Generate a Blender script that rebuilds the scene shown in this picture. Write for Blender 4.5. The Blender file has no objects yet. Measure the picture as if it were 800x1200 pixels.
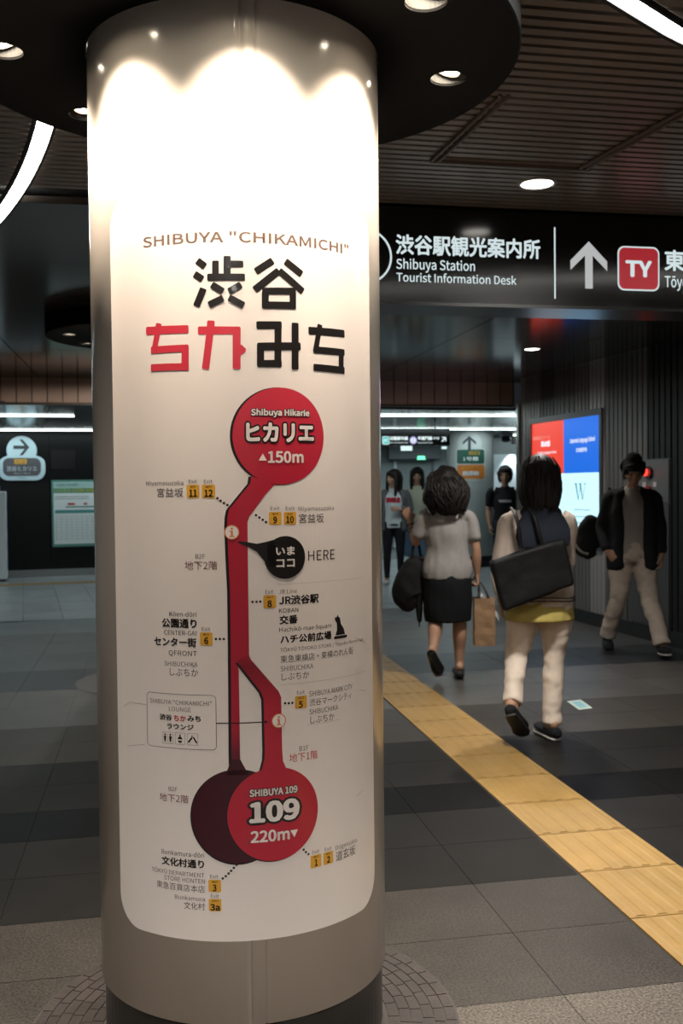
import bpy, bmesh, math, random
from mathutils import Vector, Matrix, noise
random.seed(7)
PI = math.pi
scene = bpy.context.scene
COL = scene.collection

# ------------------------------------------------------------------ camera, world, exposure
cam_data = bpy.data.cameras.new('camera'); cam = bpy.data.objects.new('camera', cam_data); COL.objects.link(cam)
RR = Vector((0.98214, -0.18782, -0.01020)); FF = Vector((0.18766, 0.98189, -0.02609)); UU = RR.cross(FF); UU.normalize()
RR = FF.cross(UU); RR.normalize(); FF.normalize()
M = Matrix.Identity(4)
for i in range(3):
    M[i][0] = RR[i]; M[i][1] = UU[i]; M[i][2] = -FF[i]
M.translation = Vector((0, 0, 1.40))
cam.matrix_world = M
cam_data.sensor_fit = 'VERTICAL'; cam_data.sensor_height = 24.0; cam_data.lens = 24.0 * 1170 / 1200
cam_data.clip_start = 0.05; cam_data.clip_end = 100
cam_data.dof.use_dof = True; cam_data.dof.focus_distance = 2.35; cam_data.dof.aperture_fstop = 4.5
scene.camera = cam
scene.view_settings.view_transform = 'Standard'; scene.view_settings.look = 'None'
scene.view_settings.gamma = 1.0; scene.view_settings.use_curve_mapping = False
scene.view_settings.exposure = 0.12
world = bpy.data.worlds.new('world'); scene.world = world; world.use_nodes = True
world.node_tree.nodes['Background'].inputs[0].default_value = (0.55, 0.6, 0.7, 1)
world.node_tree.nodes['Background'].inputs[1].default_value = 0.02
scene.cycles.max_bounces = 8; scene.cycles.diffuse_bounces = 4; scene.cycles.glossy_bounces = 4
scene.cycles.sample_clamp_indirect = 4.0
WARM = (1.0, 0.74, 0.50); WHITE = (1.0, 0.945, 0.88); COOL = (0.80, 0.95, 1.0)

# ------------------------------------------------------------------ materials
MATS = {}
def mat(name, col, rough=0.6, metal=0.0, var=0.0, vscale=8.0, bump=0.0, bscale=40.0, emit=None, es=0.0, spec=0.5, coat=0.0, rnd=0.0, stretch=None):
    if name in MATS: return MATS[name]
    m = bpy.data.materials.new(name); m.use_nodes = True
    nt = m.node_tree; b = nt.nodes['Principled BSDF']
    b.inputs['Base Color'].default_value = (*col, 1); b.inputs['Roughness'].default_value = rough
    b.inputs['Metallic'].default_value = metal; b.inputs['Specular IOR Level'].default_value = spec
    b.inputs['Coat Weight'].default_value = coat
    if emit: b.inputs['Emission Color'].default_value = (*emit, 1); b.inputs['Emission Strength'].default_value = es
    if var or bump or rnd:
        g = nt.nodes.new('ShaderNodeNewGeometry'); mp = nt.nodes.new('ShaderNodeMapping')
        nt.links.new(g.outputs['Position'], mp.inputs[0])
        if stretch: mp.inputs['Scale'].default_value = stretch
    if var or rnd:
        n = nt.nodes.new('ShaderNodeTexNoise'); n.inputs['Scale'].default_value = vscale; n.inputs['Detail'].default_value = 6; n.inputs['Roughness'].default_value = .7
        nt.links.new(mp.outputs[0], n.inputs['Vector'])
        mr = nt.nodes.new('ShaderNodeMapRange'); mr.inputs['From Min'].default_value = .3; mr.inputs['From Max'].default_value = .7
        mr.inputs['To Min'].default_value = 1 - var; mr.inputs['To Max'].default_value = 1 + var
        nt.links.new(n.outputs['Fac'], mr.inputs['Value'])
        src = mr.outputs[0]
        if rnd:
            oi = nt.nodes.new('ShaderNodeObjectInfo'); m2 = nt.nodes.new('ShaderNodeMapRange')
            m2.inputs['To Min'].default_value = 1 - rnd; m2.inputs['To Max'].default_value = 1 + rnd
            nt.links.new(oi.outputs['Random'], m2.inputs['Value'])
            mm = nt.nodes.new('ShaderNodeMath'); mm.operation = 'MULTIPLY'
            nt.links.new(src, mm.inputs[0]); nt.links.new(m2.outputs[0], mm.inputs[1]); src = mm.outputs[0]
        vm = nt.nodes.new('ShaderNodeVectorMath'); vm.operation = 'SCALE'; vm.inputs[0].default_value = col
        nt.links.new(src, vm.inputs['Scale']); nt.links.new(vm.outputs[0], b.inputs['Base Color'])
    if bump:
        n2 = nt.nodes.new('ShaderNodeTexNoise'); n2.inputs['Scale'].default_value = bscale; n2.inputs['Detail'].default_value = 4
        nt.links.new(mp.outputs[0], n2.inputs['Vector'])
        bp = nt.nodes.new('ShaderNodeBump'); bp.inputs['Strength'].default_value = bump; bp.inputs['Distance'].default_value = .01
        nt.links.new(n2.outputs['Fac'], bp.inputs['Height']); nt.links.new(bp.outputs[0], b.inputs['Normal'])
    MATS[name] = m
    return m
def granite(name, col, rough=0.35):
    """Flamed and polished granite: crystals from Voronoi cells over cloudy noise."""
    if name in MATS: return MATS[name]
    m = mat(name, col, rough, var=.22, vscale=3.0, rnd=.07, spec=.12 if col[0] < .03 else .28)
    nt = m.node_tree; b = nt.nodes['Principled BSDF']; g = [n for n in nt.nodes if n.type == 'NEW_GEOMETRY'][0]
    v = nt.nodes.new('ShaderNodeTexNoise'); v.inputs['Scale'].default_value = 130; v.inputs['Detail'].default_value = 2
    nt.links.new(g.outputs['Position'], v.inputs['Vector'])
    r = nt.nodes.new('ShaderNodeMapRange'); r.inputs['From Min'].default_value = .32; r.inputs['From Max'].default_value = .68
    r.inputs['To Min'].default_value = .35; r.inputs['To Max'].default_value = 2.0
    nt.links.new(v.outputs['Fac'], r.inputs['Value'])
    old = b.inputs['Base Color'].links[0].from_socket
    s = nt.nodes.new('ShaderNodeVectorMath'); s.operation = 'SCALE'
    nt.links.new(old, s.inputs[0]); nt.links.new(r.outputs[0], s.inputs['Scale']); nt.links.new(s.outputs[0], b.inputs['Base Color'])
    r2 = nt.nodes.new('ShaderNodeMapRange'); r2.inputs['To Min'].default_value = rough - .1; r2.inputs['To Max'].default_value = rough + .15
    nt.links.new(v.outputs['Fac'], r2.inputs['Value']); nt.links.new(r2.outputs[0], b.inputs['Roughness'])
    return m
def emis(name, col, s):
    if name in MATS: return MATS[name]
    m = mat(name, (0.02, 0.02, 0.02), .3, emit=col, es=s)
    return m

# ------------------------------------------------------------------ helpers
def link(name, me, m=None, parent=None, kind=None):
    o = bpy.data.objects.new(name, me); COL.objects.link(o)
    if m is not None and me is not None and len(me.materials) == 0: me.materials.append(m)
    if parent is not None: o.parent = parent
    if kind: o['kind'] = kind
    return o
def obj(name, bm, m=None, parent=None, smooth=False, kind=None):
    me = bpy.data.meshes.new(name)
    if smooth:
        for f in bm.faces: f.smooth = True
    bm.to_mesh(me); bm.free()
    return link(name, me, m, parent, kind)
def copyobj(src, name, loc, parent=None, m=None):
    o = bpy.data.objects.new(name, src.data if hasattr(src, 'data') else src); COL.objects.link(o)
    o.location = loc
    if parent is not None: o.parent = parent
    if m is not None:
        o.material_slots[0].link = 'OBJECT'; o.material_slots[0].material = m
    return o
def thing(name, label, cat, loc=(0, 0, 0), rz=0, group=None):
    o = bpy.data.objects.new(name, None); COL.objects.link(o); o.location = loc; o.rotation_euler = (0, 0, rz)
    o.empty_display_size = .1
    return tag(o, label, cat, group)
def tag(o, label, cat, group=None):
    o['label'] = label; o['category'] = cat
    if group: o['group'] = group
    return o
def struct(name, loc=(0, 0, 0), rz=0):
    o = bpy.data.objects.new(name, None); COL.objects.link(o); o['kind'] = 'structure'; o.location = loc; o.rotation_euler = (0, 0, rz)
    return o
def bx(bm, x0, x1, y0, y1, z0, z1, bev=0.0):
    r = bmesh.ops.create_cube(bm, size=1)
    vs = r['verts']
    for v in vs:
        v.co = Vector(((x0 + x1) / 2 + v.co.x * (x1 - x0), (y0 + y1) / 2 + v.co.y * (y1 - y0), (z0 + z1) / 2 + v.co.z * (z1 - z0)))
    if bev:
        es = list({e for v in vs for e in v.link_edges})
        bmesh.ops.bevel(bm, geom=es, offset=bev, segments=2, affect='EDGES', profile=.5)
    return bm
def box(x0, x1, y0, y1, z0, z1, bev=0.0):
    return bx(bmesh.new(), x0, x1, y0, y1, z0, z1, bev)
def cyl(bm, r0, r1, z0, z1, n=32, cx=0, cy=0, caps=True):
    mt = Matrix.Translation((cx, cy, (z0 + z1) / 2))
    bmesh.ops.create_cone(bm, cap_ends=caps, segments=n, radius1=r0, radius2=r1, depth=z1 - z0, matrix=mt)
    return bm
def lathe(prof, n=48, a0=0, a1=2 * PI):
    bm = bmesh.new(); rings = []
    for r, z in prof:
        rings.append([bm.verts.new((r * math.cos(a0 + (a1 - a0) * i / n), r * math.sin(a0 + (a1 - a0) * i / n), z)) for i in range(n)])
    for a, b in zip(rings, rings[1:]):
        for i in range(n):
            j = (i + 1) % n
            bm.faces.new((a[i], a[j], b[j], b[i]))
    bmesh.ops.remove_doubles(bm, verts=bm.verts, dist=1e-6)
    return bm
def catmull(P, k=4):
    out = []
    n = len(P)
    for i in range(n - 1):
        p0 = P[max(i - 1, 0)]; p1 = P[i]; p2 = P[i + 1]; p3 = P[min(i + 2, n - 1)]
        for j in range(k):
            t = j / k
            out.append(0.5 * ((2 * p1) + (-p0 + p2) * t + (2 * p0 - 5 * p1 + 4 * p2 - p3) * t * t + (-p0 + 3 * p1 - 3 * p2 + p3) * t ** 3))
    out.append(P[-1])
    return out
def tube(bm, pts, rads, side=(1, 0, 0), n=16, k=4, flat=False, hem=False):
    """closed tube through pts, rads = r or (a along side, b across)."""
    rr = [Vector((r, r)) if not isinstance(r, (tuple, list)) else Vector(r) for r in rads]
    P = catmull([Vector(p) for p in pts], k); Rr = catmull(rr, k)
    side = Vector(side); rings = []; N = len(P)
    for i, p in enumerate(P):
        tg = (P[min(i + 1, N - 1)] - P[max(i - 1, 0)])
        if tg.length < 1e-7: tg = Vector((0, 0, 1))
        tg.normalize()
        s = side - tg * side.dot(tg)
        if s.length < 1e-3: s = Vector((0, 1, 0)) - tg * tg.y
        s.normalize(); b = tg.cross(s)
        a_, b_ = max(Rr[i].x, 1e-4), max(Rr[i].y, 1e-4)
        rings.append((p, s, b, a_, b_, tg))
    first, last = rings[0], rings[-1]
    seq = []
    if not flat and not hem:
        q = min(first[3], first[4])
        for f in (.98, .8, .5):
            h = math.sqrt(1 - f * f) if f < .9 else .3
            seq.append((first[0] - first[5] * q * h * (.9 if f > .6 else 1), first[1], first[2], first[3] * (1 - (1 - f) * .9), first[4] * (1 - (1 - f) * .9), first[5]))
        seq = seq[::-1]
    seq += rings
    if not flat:
        q = min(last[3], last[4])
        for f in (.98, .8, .5):
            h = math.sqrt(1 - f * f) if f < .9 else .3
            seq.append((last[0] + last[5] * q * h, last[1], last[2], last[3] * (1 - (1 - f) * .9), last[4] * (1 - (1 - f) * .9), last[5]))
    vr = []
    for p, s, b, a_, b_, tg in seq:
        vr.append([bm.verts.new(p + s * a_ * math.cos(2 * PI * i / n) + b * b_ * math.sin(2 * PI * i / n)) for i in range(n)])
    for A, B in zip(vr, vr[1:]):
        for i in range(n):
            j = (i + 1) % n
            bm.faces.new((A[i], A[j], B[j], B[i]))
    bm.faces.new(vr[0][::-1]); bm.faces.new(vr[-1])
    return bm
def ell(bm, c, r, rot=None, n=16):
    mt = Matrix.Translation(c) @ (rot.to_4x4() if rot else Matrix.Identity(4)) @ Matrix.Diagonal((*r, 1))
    bmesh.ops.create_uvsphere(bm, u_segments=n, v_segments=max(8, n // 2 + 2), radius=1, matrix=mt)
    return bm
DG = None
def remesh(bm, voxel, smooth=3, wrinkle=0.0, wscale=(9, 9, 9), wfun=None):
    """join the overlapping shells of bm to one continuous surface"""
    bmesh.ops.recalc_face_normals(bm, faces=bm.faces)
    me = bpy.data.meshes.new('t'); bm.to_mesh(me); bm.free()
    o = bpy.data.objects.new('t', me); COL.objects.link(o)
    md = o.modifiers.new('r', 'REMESH'); md.mode = 'VOXEL'; md.voxel_size = voxel; md.use_smooth_shade = True
    if smooth:
        s = o.modifiers.new('s', 'SMOOTH'); s.iterations = smooth; s.factor = .5
    dg = bpy.context.evaluated_depsgraph_get(); dg.update()
    m2 = bpy.data.meshes.new_from_object(o.evaluated_get(dg))
    bpy.data.objects.remove(o); bpy.data.meshes.remove(me)
    out = bmesh.new(); out.from_mesh(m2); bpy.data.meshes.remove(m2)
    if wrinkle:
        out.normal_update()
        for v in out.verts:
            c = v.co
            q = Vector((c.x * wscale[0], c.y * wscale[1], c.z * wscale[2]))
            d = noise.noise(q) + .5 * noise.noise(q * 2.1)
            v.co = c + v.normal * d * wrinkle
    return out
def join(a, b):
    me = bpy.data.meshes.new('t'); b.to_mesh(me); b.free(); a.from_mesh(me); bpy.data.meshes.remove(me)
    return a
def text_bm(txt, bold=0.0, res=3, size=1.0):
    base = text_raw(txt, 0.0, res, size)
    if not bold: return base
    me = bpy.data.meshes.new('t'); base.to_mesh(me); n = 6 if bold < .03 else 12
    for k in range(n):
        t = bmesh.new(); t.from_mesh(me); a = 2 * PI * k / n
        for v in t.verts: v.co += Vector((bold * math.cos(a), bold * math.sin(a), 0))
        join(base, t)
    bpy.data.meshes.remove(me)
    return base
FONT = None
try:      # the sans that ships inside Blender covers Latin and Japanese; the built-in face otherwise
    FONT = bpy.data.fonts.load(bpy.utils.system_resource('DATAFILES') + '/fonts/Noto Sans CJK Regular.woff2')
except Exception:
    FONT = None
TEXT_CACHE = {}
def text_raw(txt, bold=0.0, res=3, size=1.0):
    if (txt, res) not in TEXT_CACHE:
        b = text_new(txt, bold, res, size); me = bpy.data.meshes.new('glyphs'); b.to_mesh(me); b.free(); TEXT_CACHE[(txt, res)] = me
    b = bmesh.new(); b.from_mesh(TEXT_CACHE[(txt, res)]); return b
def text_new(txt, bold=0.0, res=3, size=1.0):
    cu = bpy.data.curves.new('t', 'FONT')
    if FONT: cu.font = FONT
    cu.body = txt; cu.offset = bold; cu.resolution_u = res; cu.size = size
    cu.align_x = 'LEFT'
    o = bpy.data.objects.new('t', cu)
    me = bpy.data.meshes.new_from_object(o)
    bm = bmesh.new(); bm.from_mesh(me)
    bpy.data.objects.remove(o); bpy.data.curves.remove(cu); bpy.data.meshes.remove(me)
    return bm
def bbox2(bm):
    xs = [v.co.x for v in bm.verts]; ys = [v.co.y for v in bm.verts]
    return min(xs), max(xs), min(ys), max(ys)
def fit_text(txt, s0, s1, z0, z1, bold=0.0, outline=0.0, res=3):
    base = text_bm(txt, bold, res); a, b, c, d = bbox2(base)
    kx = (s1 - s0) / (b - a); kz = (z1 - z0) / (d - c)
    def place(bm):
        for v in bm.verts: v.co = Vector((s0 + (v.co.x - a) * kx, z0 + (v.co.y - c) * kz, 0))
        return bm
    o = None
    if outline: o = place(text_bm(txt, bold + outline, res))
    return place(base), o
def poly(bm, pts):
    bm.faces.new([bm.verts.new((p[0], p[1], 0)) for p in pts]); return bm
def disc_pts(cx, cy, rx, ry=None, n=40, a0=0, a1=2 * PI):
    ry = ry or rx
    return [(cx + rx * math.cos(a0 + (a1 - a0) * i / n), cy + ry * math.sin(a0 + (a1 - a0) * i / n)) for i in range(n if abs(a1 - a0 - 2 * PI) < 1e-6 else n + 1)]
def rrect(x0, x1, y0, y1, r, n=6):
    out = []
    for cx, cy, a in ((x1 - r, y1 - r, 0), (x0 + r, y1 - r, PI / 2), (x0 + r, y0 + r, PI), (x1 - r, y0 + r, 1.5 * PI)):
        for i in range(n + 1):
            t = a + PI / 2 * i / n; out.append((cx + r * math.cos(t), cy + r * math.sin(t)))
    return out
def ring_poly(bm, outer, inner):
    n = len(outer); A = [bm.verts.new((*p, 0)) for p in outer]; B = [bm.verts.new((*p, 0)) for p in inner]
    for i in range(n):
        j = (i + 1) % n; bm.faces.new((A[i], A[j], B[j], B[i]))
    return bm
def stroke(bm, pts, w, r=True):
    """thick bar between two points with slightly rounded ends"""
    for a, b in zip(pts, pts[1:]):
        a = Vector(a); b = Vector(b); d = (b - a); L = d.length; d.normalize(); nn = Vector((-d.y, d.x))
        rr_ = w * .18 if r else 0.0001
        for_pts = rrect(0, L, -w / 2, w / 2, min(rr_, L * .3), 3)
        poly(bm, [tuple(a + d * x + nn * y) for x, y in for_pts])
    return bm
def extr(bm, h):
    """give flat XY faces thickness h along +z"""
    r = bmesh.ops.extrude_face_region(bm, geom=list(bm.faces))
    for e in r['geom']:
        if isinstance(e, bmesh.types.BMVert): e.co.z += h
    bmesh.ops.recalc_face_normals(bm, faces=bm.faces)
    return bm
def curve_plate(outer, holes, z0, z1):
    """flat plate with real holes"""
    cu = bpy.data.curves.new('t', 'CURVE'); cu.dimensions = '2D'; cu.fill_mode = 'BOTH'; cu.extrude = (z1 - z0) / 2
    for loop in [outer] + holes:
        sp = cu.splines.new('POLY'); sp.points.add(len(loop) - 1); sp.use_cyclic_u = True
        for p, q in zip(sp.points, loop): p.co = (q[0], q[1], 0, 1)
    o = bpy.data.objects.new('t', cu); me = bpy.data.meshes.new_from_object(o)
    bm = bmesh.new(); bm.from_mesh(me); bpy.data.objects.remove(o); bpy.data.curves.remove(cu); bpy.data.meshes.remove(me)
    for v in bm.verts: v.co.z += (z0 + z1) / 2
    return bm
def upright(bm, origin, right, up=(0, 0, 1), off=0.0):
    """flat artwork (x, y, z=depth) onto a vertical plane: x along right, y up, z out of the plane"""
    right = Vector(right).normalized(); up = Vector(up); nn = right.cross(up)
    for v in bm.verts: v.co = Vector(origin) + right * v.co.x + up * v.co.y + nn * (v.co.z + off)
    return bm
def light(name, kind, loc, energy, col, parent=None, **kw):
    d = bpy.data.lights.new(name, kind); d.energy = energy; d.color = col
    for k_, v in kw.items():
        if k_ != 'aim': setattr(d, k_, v)
    o = bpy.data.objects.new(name, d); COL.objects.link(o); o.location = loc
    if 'aim' in kw: o.rotation_euler = (Vector(kw['aim']) - Vector(loc)).to_track_quat('-Z', 'Y').to_euler()
    if parent: o.parent = parent
    return o
TEXTS = [('SHIBUYA "CHIKAMICHI"', -0.2224, 0.2896, 1.9406, 1.9647, 't', 0), ('Shibuya Hikarie', 0.0274, 0.1648, 1.5547, 1.5742, 'w', 2), ('ヒカリエ', 0.0159, 0.1761, 1.4995, 1.5432, 'w', 3), ('150m', 0.0638, 0.1485, 1.4528, 1.4797, 'w', 1), ('Miyamasuzaka', -0.2234, -0.1268, 1.4032, 1.4159, 'g', 0), ('宮益坂', -0.1933, -0.1275, 1.3786, 1.3994, 'k', 0), ('Exit', -0.1143, -0.0948, 1.4095, 1.4181, 'g', 0), ('Exit', -0.0791, -0.0599, 1.4088, 1.4174, 'g', 0), ('B2F', -0.1011, -0.0787, 1.2412, 1.2512, 'g', 0), ('地下2階', -0.1264, -0.0513, 1.2163, 1.2357, 'm', 0), ('Exit', 0.0686, 0.0893, 1.347, 1.3557, 'g', 0), ('Exit', 0.1037, 0.1253, 1.3463, 1.3551, 'g', 0), ('Miyamasuzaka', 0.1345, 0.2313, 1.3418, 1.3548, 'g', 0), ('宮益坂', 0.1357, 0.2014, 1.3166, 1.3377, 'k', 0), ('いま', 0.0795, 0.1241, 1.2454, 1.265, 'w', 1), ('ココ', 0.0802, 0.1238, 1.2183, 1.2365, 'w', 1), ('HERE', 0.1578, 0.2322, 1.2303, 1.2529, 'k', 0), ('Kōen-dōri', -0.1658, -0.1005, 1.1108, 1.1222, 'k', 0), ('公園通り', -0.1857, -0.1001, 1.0849, 1.1058, 'k', 1), ('CENTER-GAI', -0.1801, -0.1011, 1.0686, 1.0793, 'k', 0), ('センター街', -0.2077, -0.1014, 1.0423, 1.0633, 'k', 1), ('QFRONT', -0.1692, -0.1008, 1.02, 1.0341, 'k', 0), ('SHIBUCHIKA', -0.1805, -0.0994, 0.9983, 1.0091, 'g', 0), ('しぶちか', -0.1673, -0.0982, 0.9767, 0.9936, 'g', 0), ('Exit', -0.0889, -0.0691, 1.0794, 1.0881, 'g', 0), ('SHIBUYA "CHIKAMICHI"', -0.2225, -0.0683, 0.9112, 0.9219, 'g', 0), ('LOUNGE', -0.1708, -0.1167, 0.896, 0.9061, 'g', 0), ('渋谷', -0.1955, -0.1632, 0.874, 0.8881, 'k', 1), ('ちか', -0.1589, -0.128, 0.8742, 0.8877, 'r', 1), ('みち', -0.1254, -0.0935, 0.8747, 0.8882, 'k', 1), ('ラウンジ', -0.1765, -0.1105, 0.8554, 0.868, 'k', 1), ('Exit', 0.0547, 0.073, 1.1599, 1.1692, 'g', 0), ('JR Line', 0.0852, 0.1288, 1.1584, 1.1685, 'g', 0), ('JR渋谷駅', 0.0857, 0.185, 1.1331, 1.1543, 'k', 1), ('KOBAN', 0.0854, 0.1315, 1.1156, 1.1257, 'k', 0), ('交番', 0.0859, 0.13, 1.0895, 1.1098, 'k', 1), ('Hachikō-mae Square', 0.0856, 0.2209, 1.0701, 1.0833, 'k', 0), ('ハチ公前広場', 0.0876, 0.2201, 1.0457, 1.0655, 'k', 1), ('TŌKYŪ TŌYOKO STORE / Tōyoko Noren-Gai', 0.0873, 0.3341, 1.0253, 1.0372, 'g', 0), ('東急東横店・東横のれん街', 0.0878, 0.2912, 1.0023, 1.0194, 'g', 0), ('SHIBUCHIKA', 0.0876, 0.1679, 0.9833, 0.995, 'g', 0), ('しぶちか', 0.0892, 0.1572, 0.9625, 0.9785, 'g', 0), ('Exit', 0.126, 0.1452, 0.9272, 0.9359, 'g', 0), ('SHIBUYA MARK CITY', 0.1566, 0.288, 0.9195, 0.9315, 'g', 0), ('渋谷マークシティ', 0.1572, 0.2834, 0.8971, 0.9142, 'g', 0), ('SHIBUCHIKA', 0.1569, 0.2381, 0.8782, 0.8901, 'g', 0), ('しぶちか', 0.1588, 0.2263, 0.8566, 0.8729, 'g', 0), ('B1F', 0.1303, 0.153, 0.7977, 0.8087, 'g', 0), ('地下1階', 0.1056, 0.177, 0.7747, 0.7943, 'r', 0), ('B2F', -0.1744, -0.1523, 0.7141, 0.7237, 'g', 0), ('地下2階', -0.1988, -0.1251, 0.6889, 0.7073, 'm', 0), ('Bunkamura-dōri', -0.1957, -0.0903, 0.5677, 0.5793, 'k', 0), ('文化村通り', -0.1961, -0.0906, 0.5427, 0.5626, 'k', 1), ('TŌKYŪ DEPARTMENT', -0.2245, -0.0906, 0.5226, 0.5343, 'g', 0), ('STORE HONTEN', -0.1899, -0.0894, 0.5088, 0.519, 'g', 0), ('東急百貨店本店', -0.2109, -0.0896, 0.4879, 0.5044, 'g', 0), ('Bunkamura', -0.1623, -0.09, 0.4687, 0.479, 'g', 0), ('文化村', -0.1401, -0.0902, 0.4482, 0.4646, 'k', 0), ('Exit', -0.0772, -0.0585, 0.5216, 0.5304, 'g', 0), ('Exit', -0.0761, -0.058, 0.4775, 0.4863, 'g', 0), ('SHIBUYA 109', 0.0133, 0.1242, 0.7046, 0.7209, 'w', 2), ('109', 0.012, 0.1291, 0.6442, 0.6928, 'w', 3), ('220m', 0.0148, 0.1043, 0.5998, 0.627, 'w', 1), ('Exit', 0.16, 0.1788, 0.5552, 0.5639, 'g', 0), ('Exit', 0.194, 0.2138, 0.5543, 0.5631, 'g', 0), ('Dōgenzaka', 0.2256, 0.2991, 0.547, 0.5608, 'g', 0), ('道玄坂', 0.2264, 0.2927, 0.5225, 0.5459, 'k', 0)]
BADGES = [('11', -0.1192, -0.0896, 1.3762, 1.4062, -0.1133, -0.0952, 1.3793, 1.3953), ('12', -0.0838, -0.0541, 1.3759, 1.4058, -0.0784, -0.0592, 1.379, 1.3949), ('9', 0.0649, 0.0936, 1.3145, 1.3433, 0.0745, 0.0834, 1.3176, 1.333), ('10', 0.0992, 0.1287, 1.314, 1.3427, 0.1041, 0.1232, 1.3176, 1.3331), ('6', -0.093, -0.0643, 1.0473, 1.0761, -0.0834, -0.0739, 1.0499, 1.0653), ('8', 0.0497, 0.079, 1.1277, 1.1568, 0.0587, 0.069, 1.1297, 1.1455), ('5', 0.121, 0.1502, 0.8952, 0.9237, 0.13, 0.14, 0.8965, 0.9118), ('3', -0.0813, -0.0527, 0.4905, 0.5186, -0.0721, -0.0629, 0.4924, 0.508), ('3a', -0.0812, -0.0526, 0.447, 0.4752, -0.0778, -0.056, 0.4484, 0.464), ('1', 0.1553, 0.1841, 0.5229, 0.5522, 0.1665, 0.1738, 0.5263, 0.5421), ('2', 0.1899, 0.218, 0.5226, 0.5517, 0.1995, 0.2094, 0.526, 0.5412)]
DOTS = [(-0.0493, 1.3757), (-0.0421, 1.3697), (-0.0348, 1.3646), (-0.0273, 1.3602), (0.0357, 1.3367), (0.0433, 1.3312), (0.0507, 1.3261), (0.058, 1.3209), (-0.0569, 1.0614), (-0.0479, 1.0614), (-0.0392, 1.0613), (0.0971, 0.9106), (0.1059, 0.9099), (0.1144, 0.9098), (0.0256, 1.1431), (0.0346, 1.1428), (0.0429, 1.1432), (-0.0487, 0.5219), (-0.0419, 0.5269), (-0.0355, 0.533), (-0.0297, 0.539), (-0.0236, 0.5456), (-0.0175, 0.5522), (0.1382, 0.5701), (0.1437, 0.5636), (0.1502, 0.5576)]
STROKES = [([(-0.0875, 1.9016), (-0.0695, 1.8875)], 0.0171, 'k'), ([(-0.0942, 1.8725), (-0.0755, 1.8596)], 0.0171, 'k'), ([(-0.0739, 1.8401), (-0.0908, 1.8009)], 0.0171, 'k'), ([(-0.0654, 1.8642), (0.0179, 1.864)], 0.0171, 'k'), ([(-0.0464, 1.9004), (-0.0469, 1.8638)], 0.0158, 'k'), ([(-0.0206, 1.9105), (-0.0212, 1.8636)], 0.0171, 'k'), ([(-0.0208, 1.8929), (0.0146, 1.8932)], 0.0158, 'k'), ([(-0.0557, 1.8481), (-0.0301, 1.8319)], 0.0164, 'k'), ([(0.0091, 1.848), (-0.0179, 1.8319)], 0.0164, 'k'), ([(-0.0626, 1.8031), (-0.0303, 1.8179)], 0.0164, 'k'), ([(-0.0181, 1.8191), (0.0147, 1.8016)], 0.0164, 'k'), ([(0.0414, 1.8769), (0.0806, 1.9033)], 0.0177, 'k'), ([(0.1097, 1.9041), (0.1494, 1.8778)], 0.0177, 'k'), ([(0.0385, 1.8364), (0.0945, 1.882), (0.1518, 1.8394)], 0.0177, 'k'), ([(0.0627, 1.8348), (0.0622, 1.7968)], 0.0171, 'k'), ([(0.1269, 1.8386), (0.1264, 1.7989)], 0.0171, 'k'), ([(0.0558, 1.8346), (0.1344, 1.8392)], 0.0164, 'k'), ([(0.0554, 1.8039), (0.134, 1.8069)], 0.0171, 'k'), ([(-0.2167, 1.7537), (-0.1095, 1.7514)], 0.0197, 'r'), ([(-0.1816, 1.7684), (-0.196, 1.7049)], 0.0158, 'r'), ([(-0.2043, 1.7098), (-0.1101, 1.7097)], 0.0171, 'r'), ([(-0.1178, 1.7162), (-0.1187, 1.6603)], 0.0184, 'r'), ([(-0.205, 1.6706), (-0.1107, 1.6686)], 0.0171, 'r'), ([(-0.0878, 1.7476), (0.0066, 1.7465)], 0.019, 'r'), ([(-0.0581, 1.7688), (-0.0596, 1.7468)], 0.0184, 'r'), ([(-0.0602, 1.7469), (-0.072, 1.662)], 0.0177, 'r'), ([(-0.0018, 1.7538), (-0.003, 1.6613)], 0.019, 'r'), ([(0.0062, 1.714), (0.0171, 1.7037), (0.006, 1.6938)], 0.0053, 'r'), ([(0.0418, 1.7587), (0.0995, 1.7608)], 0.019, 'k'), ([(0.0911, 1.7653), (0.0892, 1.6677)], 0.0177, 'k'), ([(0.0506, 1.7178), (0.05, 1.6673)], 0.0177, 'k'), ([(0.0431, 1.7115), (0.1446, 1.716)], 0.019, 'k'), ([(0.0426, 1.674), (0.0984, 1.6754)], 0.0171, 'k'), ([(0.1315, 1.7682), (0.1302, 1.663)], 0.0184, 'k'), ([(0.165, 1.753), (0.2723, 1.7551)], 0.019, 'k'), ([(0.1966, 1.7693), (0.1828, 1.7053)], 0.0151, 'k'), ([(0.1776, 1.7106), (0.2717, 1.7111)], 0.0171, 'k'), ([(0.2603, 1.7165), (0.2585, 1.6629)], 0.0177, 'k'), ([(0.1771, 1.6709), (0.271, 1.6697)], 0.0171, 'k')]

# ------------------------------------------------------------------ places
COLX, COLY, CR = 0.2269, 2.5901, 0.3667      # the near column
TH0 = -1.6581                                 # direction from the column towards the reader
CEIL = 2.60; CEIL2 = 2.32
WD = Vector((-0.066, 0.9978, 0)); WN = Vector((-0.9978, -0.066, 0)); W0 = Vector((4.255, 9.578, 0))
T2 = Vector((0.993, 0.118, 0)); Z2 = Vector((-0.118, 0.993, 0)); B0 = Vector((-1.576, 16.536, 0))
WROT = math.atan2(-WD.y, -WD.x)               # local +x of a wall thing runs towards the reader

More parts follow.
